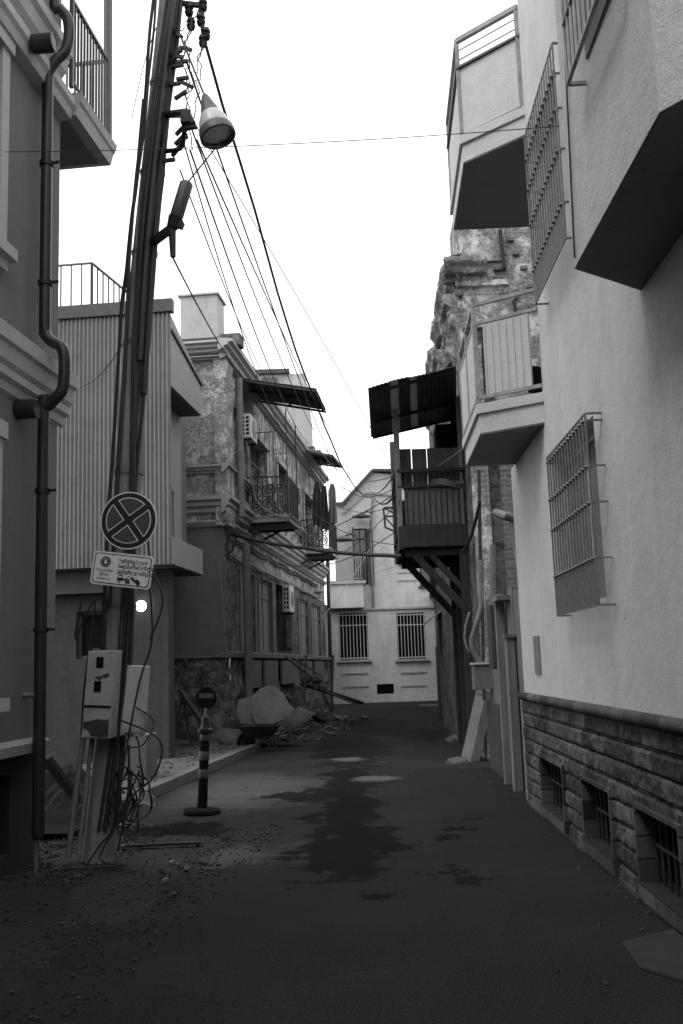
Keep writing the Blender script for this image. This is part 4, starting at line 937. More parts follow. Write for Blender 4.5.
tt.part('collar', MB().lathe([(.06, -.04), (.085, -.04), (.085, .04), (.06, .04)], dpp[4]).lathe([(.07, -.04), (.095, -.04), (.095, .04), (.07, .04)], dpp[5]), 'pipe_pale')
# tangled pale pipes lower left of it
def pipe_thing(pts, s, r_, mat, label, nm='wall_pipe'):
    P = [(SR(a, b, s)[0], s, SR(a, b, s)[1]) for a, b in pts]
    return solo(nm, MB().tube(smooth_path(P), r_, 10), mat, label, 'pipe', FR, P[-1])
pipe_thing([(481, 560), (481, 600), (480, 612), (474, 632), (472, 640), (474, 652), (482, 664)], 15.5, .045, 'pipe_grey', 'thicker bent grey pipe above the leaning panel')
pipe_thing([(470, 612), (466, 625), (465, 640), (469, 652)], 15.4, .02, 'pipe_pale', 'thin curved pale pipe left of the thicker bent one')
pipe_thing([(479, 470), (480, 540), (482, 600), (484, 700)], 16.6, .03, 'dark_wall', 'straight dark pipe on the corner of the ruined house')
pipe_thing([(493, 545), (493, 600), (494, 700)], 16.2, .05, 'dim_wall', 'straight grey pipe left of the boarded gateway')
# boarded gateway between the two right houses
t = T('boarded_gate', 'narrow boarded gateway with a small lintel beside the pale apartment house', 'gate', FR, (1.80, 12.6, 0))
g = MB(); 
for k in range(9):
    s = 12.0 + k * .42; g.box((1.86 + .008 * (k % 2), s, 0), (1.91, s + .405, 2.45 + .05 * (k % 3)))
t.part('board_panel', g, 'door_wood')
t.part('post', MB().box((1.76, RC + .08, 0), (1.90, RC + .24, 1.15)), 'pale_wood', bev=.008); t.part('post', MB().box((1.72, 13.5, 0), (1.84, 13.62, 2.5)), 'pale_wood', bev=.008); t.part('post', MB().box((1.74, 12.75, 0), (1.85, 12.95, 1.9)), 'pale_wood', bev=.008)
la, lb = SR(497, 600, 13.0), SR(524, 591, 13.0); t.part('lintel', MB().box((la[0], 13.0, la[1]), (lb[0], 13.5, la[1] + .06)), 'pale_wood')
t.part('cap', MB().box((1.72, 12.72, 1.9), (1.87, 13.0, 1.94)), 'pipe_grey')
t.part('kick_board', MB().box((1.80, 14.3, 0), (1.85, 15.8, 1.0)).box((1.74, 14.2, 1.5), (1.83, 14.7, 2.4)), 'old_wood')
bx = T('utility_cabinet', 'small grey cabinet on the wall above the leaning panel', 'cabinet', FR, (1.7, 15.6, 1.2))
xa, zb = SR(475, 690, 15.4); xb, zt_ = SR(493, 664, 15.4)
bx.part('cabinet_body', MB().box((xa, 15.4, zb), (xb + .05, 15.8, zt_)), 'dim_wall', bev=.01); bx.part('cabinet_lid', MB().box((xa - .02, 15.37, zt_), (xb + .06, 15.8, zt_ + .03)), 'trim')
# leaning thick panel
a = GW(466, 764); b = GW(480, 768); xw = SR(482, 692, 15.6)
t = T('leaning_panel', 'thick pale panel leaning against the wall right of the lane', 'panel', FR, (GR(470, 764)[0], GR(470, 764)[1], 0))
x0, s0 = GR(461, 762); zt_ = SR(478, 690, s0)[1]; tx_ = SR(478, 690, s0)[0]
sh = tx_ - x0
m = MB()
vs = [(x0, s0 + .1, 0.02), (x0 + .13, s0 - .18, 0), (x0 + .30, s0 - .02, 0), (x0 + .17, s0 + .26, .02)]
vs += [(v[0] + sh, v[1] + .15, zt_ + (0.02 if i in (0, 3) else -.02)) for i, v in enumerate(vs)]
m.add(vs, [(3, 2, 1, 0), (4, 5, 6, 7), (0, 1, 5, 4), (1, 2, 6, 5), (2, 3, 7, 6), (3, 0, 4, 7)]); t.part('panel_body', m, 'grey_wood', bev=.012)
m = MB().bar(Vector(vs[0]).lerp(Vector(vs[4]), .97) + Vector((.02, -.03, 0)), Vector(vs[1]).lerp(Vector(vs[5]), .97) + Vector((.0, -.03, 0)), .06, .08)
t.part('end_batten', m, 'grey_wood')
def rock(x, y, z, r_, mat, label, grp=None, sx=1.3, nm='stone_lump', fr=FW, cat='stone'):
    bm = bmesh.new(); bmesh.ops.create_icosphere(bm, subdivisions=3, radius=1)
    sd_ = rnd.random() * 50
    for v in bm.verts:
        k = 1 + .28 * noise.fractal(v.co * 1.3 + Vector((sd_, 0, 0)), 1, 2, 4); v.co = Vector((v.co.x * sx * r_ * k, v.co.y * r_ * k, max(-.15, v.co.z * .75) * r_ * k))
    me = bpy.data.meshes.new(nm); bm.to_mesh(me); bm.free(); o = bpy.data.objects.new(nm, me); C.objects.link(o)
    p = toW(fr, (x, y, z)); o.location = p; me.materials.append(MATS[mat]); props(o, label, cat, grp); return o
q = GW(457, 763); rock(q.x, q.y, .0, .13, 'rock', 'small pale stone at the foot of the leaning panel')
q = GW(458, 741); rock(q.x, q.y, .0, .16, 'rock', 'flat pale stone left of the leaning panel', sx=1.6)
# dark lean wall farther down the right side
t = T('dark_row_house', 'low dark terrace beyond the wooden balcony along the right side of the lane', 'house', FR, (2.1, 27, 0))
m = MB(); fr2 = [(2.02, 27.0), (3.1, 46.5), (6, 46.5), (6, 27)]
m.prism(fr2, 'z', 0, 4.6); t.part('wall', m, 'dark_wall')
t.part('roof', MB().prism([(1.8, 26.9), (2.9, 46.6), (6, 46.6), (6, 26.9)], 'z', 4.6, 4.7), 'tin_dark')
t.part('door', MB().box((1.95, 28.5, 0), (2.05, 29.6, 2.1)), 'old_wood')
t.part('doorstep', MB().box((1.7, 35, 0), (2.4, 36.5, .18)), 'concrete')
# street-side timber props under balcony & black sheet painted in for the shade there
# ------------------------------------------------------------------ wooden balcony
WS = 18.0
t = T('wooden_balcony', 'dark enclosed wooden balcony on diagonal braces under a corrugated roof', 'balcony', FR, (OX, WS, 3.7))
wx0 = SR(398, 500, WS)[0]; wz0, wz1 = SR(430, 548, WS)[1], SR(430, 449, WS)[1]; zr = SR(430, 470, WS)[1]; WE = 20.8
t.part('floor', MB().box((wx0, WS, wz0), (OX, WE, wz0 + .14)).box((wx0 - .02, WS - .05, wz0 + .02), (OX, WS - .003, wz0 + .4)), 'dark_wood', bev=.01)
zp0, zp1 = SR(430, 524, WS)[1], SR(430, 487, WS)[1]
t.part('backing_panel', MB().box((wx0 + .12, WS + .04, zp0), (OX - .1, WS + .06, zp1)), 'dim_wall')
f = MB(); 
for k in range(12): x = wx0 + .06 + (OX - wx0 - .1) * k / 11; f.tube([(x, WS, wz0 + .3), (x, WS, zr)], .014, 6)
f.bar((wx0, WS, zr), (OX, WS, zr), .07, .06); f.bar((wx0, WS, zp0 - .05), (OX, WS, zp0 - .05), .06); f.bar((wx0, WS, zp1 + .02), (OX, WS, zp1 + .02), .05, .04)
for k in range(12): s = WS + (WE - WS) * k / 11; f.tube([(wx0, s, wz0 + .3), (wx0, s, zr)], .014, 6)
f.bar((wx0, WS, zr), (wx0, WE, zr), .07, .06); f.bar((wx0, WS, wz0 + .35), (wx0, WE, wz0 + .35), .06)
t.part('railing', f, 'dark_wood')
ps_ = MB(); 
p = MB(); ztp = SR(400, 430, WS)[1]
p.bar((wx0 + .02, WS + .03, wz0), (wx0 + .02, WS + .03, 6.30), .10); p.bar((wx0 + .02, WE - .05, wz0), (wx0 + .02, WE - .05, 6.3), .10)
p.bar((OX - .06, WS + .05, wz0), (OX - .06, WS + .05, 6.5), .07); t.part('post', p, 'grey_wood')
bp = MB(); xs = wx0 + .06; zq = SR(430, 449, WS + .15)[1]
for w_, gp in ((.22, .016), (.27, .012), (.27, .002), (.40, 0)):
    bp.box((xs, WS + .12, zr - .3), (min(xs + w_, OX - .03), WS + .145, zq + rnd.uniform(-.02, .02))); xs += w_ + gp
bp.box((wx0 + .05, WE - .1, wz0 + .1), (OX - .02, WE - .07, zr - .1)); bp.box((wx0 + .0, WS + .2, wz0 + .1), (wx0 + .02, WE - .1, zr - .25))
t.part('board_screen', bp, 'old_wood')
t.part('cupboard', MB().box((OX - .42, WS + .9, zr - .3), (OX - .02, WS + 1.6, 6.2)), 'dark_hole')
t.part('washing_line_sheet', MB().grid(14, 4, lambda u, v: (wx0 + .62 + u * .6, WS - .03 + .02 * math.sin(u * 9), zp1 + .12 - v * .12 + .03 * math.sin(u * 6))), 'tarp')
b = MB()
for s in (WS + .15, WE - .4):
    b.bar((wx0 + .2, s, wz0 - .02), (OX + .1, s, wz0 - 1.35), .13, .13); b.bar((wx0 + .1, s, wz0 - .07), (OX, s, wz0 - .07), .12)
b.bar((wx0 + .55, WS + .15, wz0 - .1), (OX + .05, WS + .15, wz0 - .95), .10, .10)
t.part('brace', b, 'dark_wood')
t.part('wall_post', MB().box((OX - .16, WS + .05, .0), (OX - .003, WS + .35, wz0)).box((OX - .14, WS + 1.4, .0), (OX - .003, WS + 1.6, wz0)).box((OX - .12, WE, 0), (OX - .003, WE + .2, wz0 + .5)), 'dark_wood')
t.part('under_balcony_shade', MB().box((OX - .05, WS + .36, 0), (OX - .004, WE, wz0 - .1)), 'dark_hole')  # black sheet standing for the deep shade under the balcony
# side bracket frame
x0, z1_ = SR(384, 508, WS + .3); x1, z0_ = SR(397, 531, WS + .3); s = WS + .3; f = MB()
f.bar((x0, s, z1_), (x1 + .05, s, z1_), .035); f.bar((x0 - .01, s, z1_), (x0 + .01, s, z0_ + .08), .035); f.bar((x0, s, z0_ + .08), (x1 + .05, s, z0_ - .05), .03); f.bar((x0, s, (z0_ + z1_) / 2 + .06), (x1 + .05, s, (z0_ + z1_) / 2 + .06), .03)
f.bar((x0, s, z1_), (x1 + .05, s, (z0_ + z1_) / 2 + .06), .025); f.bar((x0, s, (z0_ + z1_) / 2 + .06), (x1 + .05, s, z0_ - .05), .025)
t.part('side_bracket', f, 'rail_dark')
# corrugated roof over it
R1 = (SR(368, 388, 16.6)[0], 16.6, SR(368, 388, 16.6)[1]); R2 = (SR(456, 365, 16.6)[0], 16.6, SR(456, 365, 16.6)[1]); R3 = (SR(371, 437, 20.3)[0], 20.3, SR(371, 437, 20.3)[1]); R4 = (SR(457, 417, 20.3)[0], 20.3, SR(457, 417, 20.3)[1])
a, b_, c, d = Vector(R1), Vector(R2), Vector(R3), Vector(R4)
def roofp(u, v): return a.lerp(b_, u).lerp(c.lerp(d, u), v)
def strip(u0, u1, n):
    m = MB(); 
    def fn(u, v):
        uu = u0 + (u1 - u0) * u; p = roofp(uu, v); p.z += .006 * math.sin(uu * 1.6 / .075 * 2 * PI) + .03 * noise.noise(Vector((uu * 2, v * 3, 0))); return p
    return m.grid(n, 10, fn)
rt_ = T('corrugated_canopy', 'corrugated canopy roof with two paler strips above the dark wooden balcony', 'canopy', FR, R2, None)
for u0, u1, mt in ((0, .245, 'tin_dark'), (.245, .34, 'fibre_sheet'), (.34, .47, 'tin_dark'), (.47, .55, 'fibre_sheet'), (.55, 1, 'tin_dark')):
    o = rt_.part('roof_sheet', strip(u0, u1, int(200 * (u1 - u0))), mt, label='paler worn roof sheet' if mt == 'fibre_sheet' else None); md = o.modifiers.new('thick', 'SOLIDIFY'); md.thickness = .01
f = MB()
for v in (.05, .62, .97): f.bar(roofp(.02, v) - Z * .05, roofp(1, v) - Z * .05, .05)
rt_.part('rafter', f, 'dark_wood')
# small sloping shed roof lower on the dark wall
x0, z0_ = SR(426, 624, 26); x1, z1_ = SR(455, 600, 26)
tt = T('door_canopy', 'small pale sloping door canopy below the balcony braces', 'canopy', FR, (x1, 26, z1_))
tt.part('sheet', MB().prism([(x0, z0_), (x1, z1_), (x1, z1_ + .06), (x0, z0_ + .05)], 'y', 25.4, 27.0), 'tin_pale'); tt.part('strut', MB().bar((x0 + .25, 25.5, z0_ + .1), (x1 + .1, 25.5, z0_ - .5), .05), 'rail_dark')

# ------------------------------------------------------------------ utility pole with cables
PS = 8.6
pb = (SL(97, 862, PS)[0], PS)
def pole_at(h):
    k = h / 8.2; xt, zt1 = SL(168, 0, PS); x = pb[0] + (xt - pb[0]) * h / zt1; return Vector((x + .03 * math.sin(h * .9), PS + .02 * math.sin(h * 1.3), h))
t = T('utility_pole', 'tall leaning wooden utility pole wrapped in cables on the left verge', 'utility pole', FL, (pb[0], PS, 0))
t.part('pole', MB().tube([pole_at(h * .25 - .1) for h in range(36)], [.138 - .0011 * h for h in range(36)], 20), 'pole_wood')
cbm = []
m = MB()
for k in range(8):
    a0 = rnd.choice([-2.5, -2.2, -1.6, -1.3, -1.1, -.8]) + rnd.uniform(-.1, .1); pts = []; lo_, hi_ = rnd.choice([(.9, 8.6), (.3, 8.6), (2.2, 8.6), (1.6, 7)])
    n_ = int((hi_ - lo_) / .28)
    for i in range(n_ + 1):
        h = lo_ + (hi_ - lo_) * i / n_; ang = a0 + .35 * math.sin(h * .8 + k) ; rr = .145 + .025 * abs(math.sin(h * 1.3 + k * 2)) * (.4 + .6 * rnd.random())
        c_ = pole_at(h); pts.append(c_ + Vector((math.cos(ang) * rr, math.sin(ang) * rr, 0)))
    m.tube(smooth_path(pts, 3), rnd.choice([.008, .012, .016, .022]), 6)
t.part('clinging_cables', m, 'cable')
# dark stay strapped to the right of the pole
m = MB().tube([pole_at(h) + Vector((.145 - .010 * (h - 3), -.10, 0)) for h in [4.1 + .3 * i for i in range(15)]], .03, 8); t.part('cable_conduit', m, 'cable')
m = MB().tube([pole_at(h) + Vector((.10 - .03 * math.sin((h - 4.2) * .8), -.17, 0)) for h in [4.4 + .3 * i for i in range(15)]], .028, 8); t.part('cable_conduit', m, 'pipe_dark')
for h in (2.2, 3.4, 4.62, 5.5, 6.3, 7.2):
    c_ = pole_at(h); t.part('strap', MB().lathe([(.138 - .0044 * h, -.018), (.146 - .0044 * h, -.018), (.146 - .0044 * h, .018), (.138 - .0044 * h, .018)], c_, seg=20), 'pipe_grey')
# clamps and insulators near the top
m = MB()
for k in range(16):
    h = rnd.uniform(6.4, 7.8); c_ = pole_at(h); x = rnd.uniform(.12, .30); m.bar(c_ + Vector((x - .06, -.12, rnd.uniform(-.1, .1))), c_ + Vector((x + .06, -.14, rnd.uniform(-.1, .1))), .03)
t.part('clamp', m, 'black_metal')
m = MB()
for px, py in ((189, 10), (191, 24), (203, 5), (201, 20), (206, 34), (203, 41)):
    x, z_ = SL(px, py, PS); m.lathe([(.001, -.06), (.035, -.055), (.045, -.02), (.03, 0), (.045, .02), (.035, .055), (.001, .06)], (x, PS, z_), seg=10)
m.bar(pole_at(8.05), (SL(205, 6, PS)[0], PS, SL(205, 6, PS)[1]), .04)
t.part('insulator', m, 'black_metal')
# loose cable loops low on the pole
m = MB()
for k in range(9):
    cx = pb[0] + rnd.uniform(.22, .40); cz_ = rnd.uniform(.45, 1.25); rx_, rz_ = rnd.uniform(.06, .2), rnd.uniform(.14, .34); ph_ = rnd.uniform(0, 6)
    m.tube([(cx + rx_ * math.cos(ph_ + a / 22 * 5.4), PS - .1 + .05 * math.sin(a), max(.03, cz_ + rz_ * math.sin(ph_ + a / 22 * 5.4))) for a in range(23)], rnd.choice([.006, .008, .011]), 6)
for pts in (((150, 590), (152, 640), (140, 680), (128, 740), (118, 800)), ((82, 600), (75, 640), (95, 600), (84, 690), (80, 780)), ((150, 640), (163, 600), (150, 560), (146, 500)), ((120, 720), (160, 740), (155, 775), (130, 800), (118, 850)), ((86, 870), (100, 845), (112, 830), (140, 770))):
    m.tube(smooth_path([(SL(a, b, PS - .2)[0], PS - .2, max(.02, SL(a, b, PS - .2)[1])) for a, b in pts]), .009, 6)
t.part('loose_cable', m, 'cable')
m = MB().tube(smooth_path([pole_at(1.0) + Vector((.2, -.1, 0)), pole_at(.5) + Vector((.25, -.15, 0)), pole_at(.1) + Vector((.1, -.25, 0)), (pb[0] + .35, PS - .3, .05), (pb[0] - .2, PS - .4, .04)]), .012, 8); t.part('ground_cable', m, 'cable')
# pale conduits at the pole's foot
for (xa_, xb_, lbl, r_) in ((80, 68, 'pale plastic conduit standing left of the pole, the taller one', .026), (86, 79, 'shorter grey conduit between the tall pale conduit and the pole', .019)):
    s = PS - .35; top_ = SL(xa_, 676 if xa_ == 80 else 700, s); bot = SL(xb_, 858 if xa_ == 80 else 850, s)
    solo('conduit_pipe', MB().tube([(bot[0], s, bot[1]), (top_[0], s + .25, top_[1])], r_, 12), 'pipe_pale' if xa_ == 80 else 'pipe_grey', lbl, 'pipe', FL, (bot[0], s, 0), 'conduits beside the pole')

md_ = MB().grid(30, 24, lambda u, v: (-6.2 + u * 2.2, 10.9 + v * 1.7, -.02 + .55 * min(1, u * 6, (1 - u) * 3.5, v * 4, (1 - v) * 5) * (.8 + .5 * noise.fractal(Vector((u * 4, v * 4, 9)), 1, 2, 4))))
solo('shade_fill_mound', md_, 'earth', None, None, FL, (-5, 11.5, 0), kind='stuff')  # dark mound added to stand in for the left house's shade

# meter boxes
def qbox(t, name, pts, s, dep, mat, bev=.01, parent=None):
    P = [(SL(a, b, s)[0], SL(a, b, s)[1]) for a, b in pts]; return t.part(name, MB().prism(P, 'y', s, s + dep), mat, parent, bev)
s = PS - .36
t = T('meter_box', 'dented pale electricity meter box with two small windows strapped to the pole', 'meter box', FL, (*[SL(98, 738, s)[0]], s, SL(98, 738, s)[1]))
bo = qbox(t, 'casing', [(88, 651), (115, 650), (109, 739), (81, 738)], s, .2, 'box_worn')
qbox(t, 'meter_window', [(96.5, 657), (103.5, 657), (103, 668), (96, 668)], s - .006, .02, 'dark_hole', 0, bo); qbox(t, 'meter_window', [(94, 681), (101, 681), (100.5, 692), (93.5, 692)], s - .006, .02, 'dark_hole', 0, bo)
qbox(t, 'seam', [(84, 705), (110.5, 706), (110.5, 708), (84, 707)], s - .008, .02, 'dark_hole', 0, bo); qbox(t, 'rust_patch', [(83, 722), (90, 721), (97, 719), (104, 720), (109, 719), (108, 737), (100, 737.5), (91, 736), (88, 730), (82.5, 728)], s - .004, .01, 'tin_dark', 0, bo)
qbox(t, 'rust_patch', [(94, 678), (98, 676), (101, 677), (104, 674), (109, 673), (109, 676), (106, 678), (103, 677), (100, 680)], s - .004, .01, 'tin_dark', 0, bo)
qbox(t, 'hinge', [(93, 648), (98, 648), (98, 651.5), (93, 651.5)], s + .02, .05, 'pipe_grey', 0, bo); qbox(t, 'hinge', [(108, 648), (113, 648), (113, 651), (108, 651)], s + .02, .05, 'pipe_grey', 0, bo)
s = PS - .1
t = T('cable_cabinet', 'narrow pale cabinet hung on the right side of the pole', 'cabinet', FL, (SL(130, 735, s)[0], s, SL(130, 735, s)[1]))
bo = qbox(t, 'casing', [(121, 665), (145, 666), (140, 737), (116, 736)], s, .16, 'white_box'); qbox(t, 'door_panel', [(124, 669), (143, 670), (138.5, 733), (119, 732)], s - .006, .01, 'white_box', .002, bo)
qbox(t, 'side_flap', [(142, 711), (145, 711), (143, 733), (139, 733)], s - .02, .1, 'box_worn', 0, bo)

# signs on the pole
def sign_thing(name, label, px, py, s, tilt, yaw=0, grp=None):
    x, z_ = SL(px, py, s); t = T(name, label, 'sign', FL, (x, s, z_), grp); t.base = Vector((0, 0, 0)); t.o.rotation_euler = (0, tilt, -bL + yaw); return t
def sector(r0, r1, a0, a1, n=24, shrink=0):
    """quarter sector inset from the bars"""
    g = r0; out = []
    for k in range(n + 1):
        a = a0 + (a1 - a0) * k / n; out.append((r1 * math.cos(a), r1 * math.sin(a)))
    return out
SS = PS - .46; R_ = 30.3 / F * SS
t = sign_thing('no_stopping_sign', 'round no stopping sign with a dark cross in a ring on the pole', 128.5, 520.5, SS, math.radians(11))
def disc(r_, y0, y1, n=64): return MB().prism([(r_ * math.cos(2 * PI * k / n), r_ * math.sin(2 * PI * k / n)) for k in range(n)], 'y', y0, y1)
pl_ = t.part('plate', disc(R_, .0, .012), 'sign_face'); t.part('ring', disc(R_ * .955, -.002, .0), 'sign_dark', pl_)
def qsec(r_, gap):
    am = math.asin(gap / r_); pts = [(gap, gap)]
    for k in range(25):
        a_ = am + (PI / 2 - 2 * am) * k / 24; pts.append((r_ * math.cos(a_), r_ * math.sin(a_)))
    return pts
for q in range(4):
    rot = q * PI / 2 + PI / 4
    for nm, r_, gap, y0, mt in (('outline', R_ * .80, R_ * .105, -.004, 'sign_face'), ('field', R_ * .765, R_ * .135, -.006, 'sign_mid')):
        pts = [(x * math.cos(rot) - z_ * math.sin(rot), x * math.sin(rot) + z_ * math.cos(rot)) for x, z_ in qsec(r_, gap)]
        t.part(nm, MB().prism(pts, 'y', y0, y0 + .0018), mt, pl_)
t.part('bracket', MB().box((-.02, .013, -.1), (.02, .16, -.07)), 'pipe_grey')
RW, RHh = 32.3 / F * SS, 17.3 / F * SS
t = sign_thing('tow_away_sign', 'rectangular tow away sign with small lettering below the round sign', 121.8, 570, SS - .01, math.radians(8.5))
def rrect(w_, h_, r_, n=6):
    out = []
    for cx, cz_, a0 in ((w_ - r_, h_ - r_, 0), (-w_ + r_, h_ - r_, PI / 2), (-w_ + r_, -h_ + r_, PI), (w_ - r_, -h_ + r_, 1.5 * PI)):
        for k in range(n + 1): a_ = a0 + PI / 2 * k / n; out.append((cx + r_ * math.cos(a_), cz_ + r_ * math.sin(a_)))
    return out
pl_ = t.part('plate', MB().prism(rrect(RW, RHh, .035), 'y', 0, .012), 'sign_face')
t.part('border', MB().prism(rrect(RW * .945, RHh * .90, .03), 'y', -.002, 0), 'sign_dark', pl_); t.part('panel', MB().prism(rrect(RW * .915, RHh * .845, .026), 'y', -.004, -.002), 'sign_face', pl_)
def text_part(t, body, x, z_, size, mat, parent, align='LEFT', y=-.0055, ext=.0006, sx=1):
    cu = bpy.data.curves.new('lettering', 'FONT'); cu.body = body; cu.size = size; cu.align_x = align; cu.extrude = ext; cu.offset = size * .045
    tmp = bpy.data.objects.new('lettering', cu); C.objects.link(tmp); bpy.context.view_layer.update()
    me = bpy.data.meshes.new_from_object(tmp.evaluated_get(bpy.context.evaluated_depsgraph_get())); bpy.data.objects.remove(tmp)
    me.transform(Matrix.Translation((x, y, z_)) @ Matrix.Rotation(PI / 2, 4, 'X') @ Matrix.Diagonal((sx, 1, 1, 1)))
    me.name = 'lettering'; o = bpy.data.objects.new('lettering', me); C.objects.link(o); o.parent = parent; me.materials.clear(); me.materials.append(MATS[mat]); return o
ls = RHh * .27
text_part(t, 'შეჩერებული', -RW * .13, RHh * .45, ls, 'sign_dark', pl_); text_part(t, 'სატრანსპორტო', -RW * .13, RHh * .13, ls, 'sign_dark', pl_); text_part(t, 'ექვემდებარება', -RW * .13, -RHh * .19, ls, 'sign_dark', pl_)
text_part(t, 'თბილისის', -RW * .56, -RHh * .18, ls * .72, 'ink_grey', pl_, 'CENTER'); text_part(t, 'მერია', -RW * .56, -RHh * .42, ls * .72, 'ink_grey', pl_, 'CENTER'); text_part(t, 'ტრანსპორტი', -RW * .56, -RHh * .66, ls * .45, 'ink_grey', pl_, 'CENTER')
em = MB(); cx, cz_ = -RW * .56, RHh * .38
def circ(cx, cz_, r_, n=28): return [(cx + r_ * math.cos(2 * PI * k / n), cz_ + r_ * math.sin(2 * PI * k / n)) for k in range(n)]
t.part('emblem', MB().prism(circ(cx, cz_, RHh * .34), 'y', -.0055, -.004), 'ink_grey', pl_); t.part('emblem_field', MB().prism(circ(cx, cz_, RHh * .2), 'y', -.007, -.0055), 'sign_mid', pl_)
t.part('emblem_mark', MB().prism(circ(cx, cz_ - .004, RHh * .09), 'y', -.008, -.007).prism([(cx - .012, cz_), (cx + .012, cz_), (cx, cz_ + .03)], 'y', -.0082, -.0071), 'sign_face', pl_)
ic = MB(); u = RHh / 100
def P_(pts): return [(x * u, z_ * u) for x, z_ in pts]
ic.prism(P_([(-20, -68), (-20, -45), (-12, -30), (12, -30), (16, -50), (60, -50), (60, -58), (20, -62)]), 'y', -.0055, -.004); ic.prism(P_([(58, -44), (74, -32), (112, -50), (124, -64), (122, -78), (108, -80)]), 'y', -.0055, -.004)
ic.prism(P_([(30, -50), (35, -50), (62, -28), (58, -26)]), 'y', -.0054, -.004)
for cx in (-6, 40, 52): ic.prism(circ(cx * u, -70 * u, 9 * u), 'y', -.0056, -.004)
ic.prism(circ(80 * u, -52 * u, 8 * u), 'y', -.0057, -.004); ic.prism(circ(112 * u, -76 * u, 8 * u), 'y', -.0057, -.004)
t.part('tow_truck_pictogram', ic, 'sign_dark', pl_); t.part('pictogram_window', MB().prism(P_([(-14, -47), (-9, -36), (6, -36), (8, -47)]), 'y', -.007, -.0055).prism(circ(-6 * u, -70 * u, 4 * u), 'y', -.0072, -.0057).prism(P_([(78, -36), (104, -47), (94, -52), (74, -40)]), 'y', -.007, -.0056), 'sign_face', pl_)
t.part('bracket', MB().box((-.02, .013, 0), (.02, .15, .03)), 'pipe_grey')

# street lamp and old floodlight
s = PS - .35
ax0 = Vector((SL(203.5, 92, s)[0], s, SL(203.5, 92, s)[1])); ax1 = Vector((SL(216, 137, s)[0], s, SL(216, 137, s)[1]))
t = T('street_lamp', 'old street lamp with a pointed grey hood and pale glass bowl beside the pole top', 'street lamp', FL, ax0)
axd = (ax1 - ax0).normalized(); axd = (axd + Vector((.05, -.12, 0))).normalized(); L = (ax1 - ax0).length; Rr = 18.5 / F * s
t.part('hood', MB().lathe([(.001, 0), (Rr * .22, L * .12), (Rr * .48, L * .40), (Rr * .70, L * .62)], ax0, axd), 'tin_dark' if False else 'rail_grey')
t.part('glass_bowl', MB().lathe([(Rr * .68, L * .58), (Rr * .86, L * .72), (Rr * .95, L * .88), (Rr * .93, L * 1.0), (Rr * .6, L * 1.03), (.001, L * 1.04)], ax0, axd), 'glass_white')
t.part('rim', MB().lathe([(Rr * .95, L * .90), (Rr * 1.05, L * .95), (Rr * 1.08, L * 1.10), (Rr * .98, L * 1.13), (Rr * .90, L * 1.03)], ax0, axd), 'rail_grey')
pa = pole_at(SL(165, 150, PS)[1])
am = MB().tube(smooth_path([pa, (SL(176, 140, s)[0], PS - .2, SL(176, 140, s)[1]), (SL(185, 130, s)[0], s, SL(185, 130, s)[1]), (SL(197, 127, s)[0], s, SL(197, 127, s)[1])]), .022, 8)
am.tube([pole_at(SL(165, 114, PS)[1]), (SL(186, 113, s)[0], s, SL(186, 113, s)[1]), (SL(193, 124, s)[0], s, SL(193, 124, s)[1])], [.03, .045, .03], 8)
t.part('arm', am, 'black_metal'); t.part('bracket', MB().box((SL(181, 112, s)[0], s - .04, SL(181, 125, s)[1]), (SL(191, 112, s)[0], s + .04, SL(181, 112, s)[1])), 'black_metal', bev=.01)
f0, f1 = LP(187, 182, s), LP(176, 218, s); f2 = LP(172, 228, s); f3 = LP(173, 257, s)
t = T('old_floodlight', 'slanting cylindrical lamp housing clamped to the pole below the street lamp', 'lamp', FL, f3)
t.part('housing', MB().tube([f0, Vector(f0).lerp(Vector(f1), .06), Vector(f0).lerp(Vector(f1), .94), f1], [.045, .062, .062, .05], 14), 'rail_grey')
t.part('holder', MB().tube([f1, f2], [.07, .05], 10).bar(f2, pole_at(f2[2]), .06).bar(LP(170, 222, s), LP(183, 226, s), .06), 'black_metal'); t.part('tail', MB().tube([f2, f3], [.035, .025], 10), 'rail_dark')

# ------------------------------------------------------------------ overhead wires
def wire(p, q, sag, r_, label, mat='cable', n=26, name='overhead_cable', grp='cables strung over the lane', wob=0):
    p, q = Vector(p), Vector(q); pts = []
    for i in range(n + 1):
        u = i / n; v = p.lerp(q, u); v.z -= sag * 4 * u * (1 - u)
        if wob: v += Vector((noise.noise(Vector((u * 9, 0, sag))), 0, noise.noise(Vector((u * 9, 5, sag))))) * wob
        pts.append(v)
    return solo(name, MB().tube(pts, r_, 6), mat, label, 'cable', FW, p, grp)
def LW(px, py, s): return toW(FL, LP(px, py, s))
def RWp(px, py, s): x, z_ = SR(px, py, s); return toW(FR, (x, s, z_))
topP = LW(203, 34, PS)
wire(topP, LW(374, 497, 30), 1.35, .016, 'thick twisted cable sweeping from the pole top down over the far end of the lane', wob=.03)
wire(LW(374, 497, 30), RWp(399, 489, WS), .25, .022, 'thick dark cable end sagging from the left onto the wooden balcony', wob=.02)
wire(LW(200, 0, PS), topP, .0, .024, 'thick twisted cable end hanging above the insulators at the pole top', wob=.03)
wire(LW(186, 60, PS), LW(345, 487, 40), .4, .011, 'long cable running from the pole over the awnings to the far house')
fan = 'thin dark cable in the fan of cables spreading from the pole towards the awnings'
wire(LW(190, 150, PS), LW(310, 445, 32), .5, .010, fan); wire(LW(192, 130, PS), LW(330, 455, 34), .45, .009, fan); wire(LW(183, 140, PS), LW(296, 440, 30), .8, .008, fan); wire(LW(180, 170, PS), LW(281, 403, 26), .3, .008, fan)
wire(LW(197, 140, PS), LW(352, 470, 44), .3, .010, fan)
wire(LW(188, 112, PS), RWp(397, 478, WS + .1), -.1, .006, 'thin straight cable from the street lamp towards the wooden balcony')
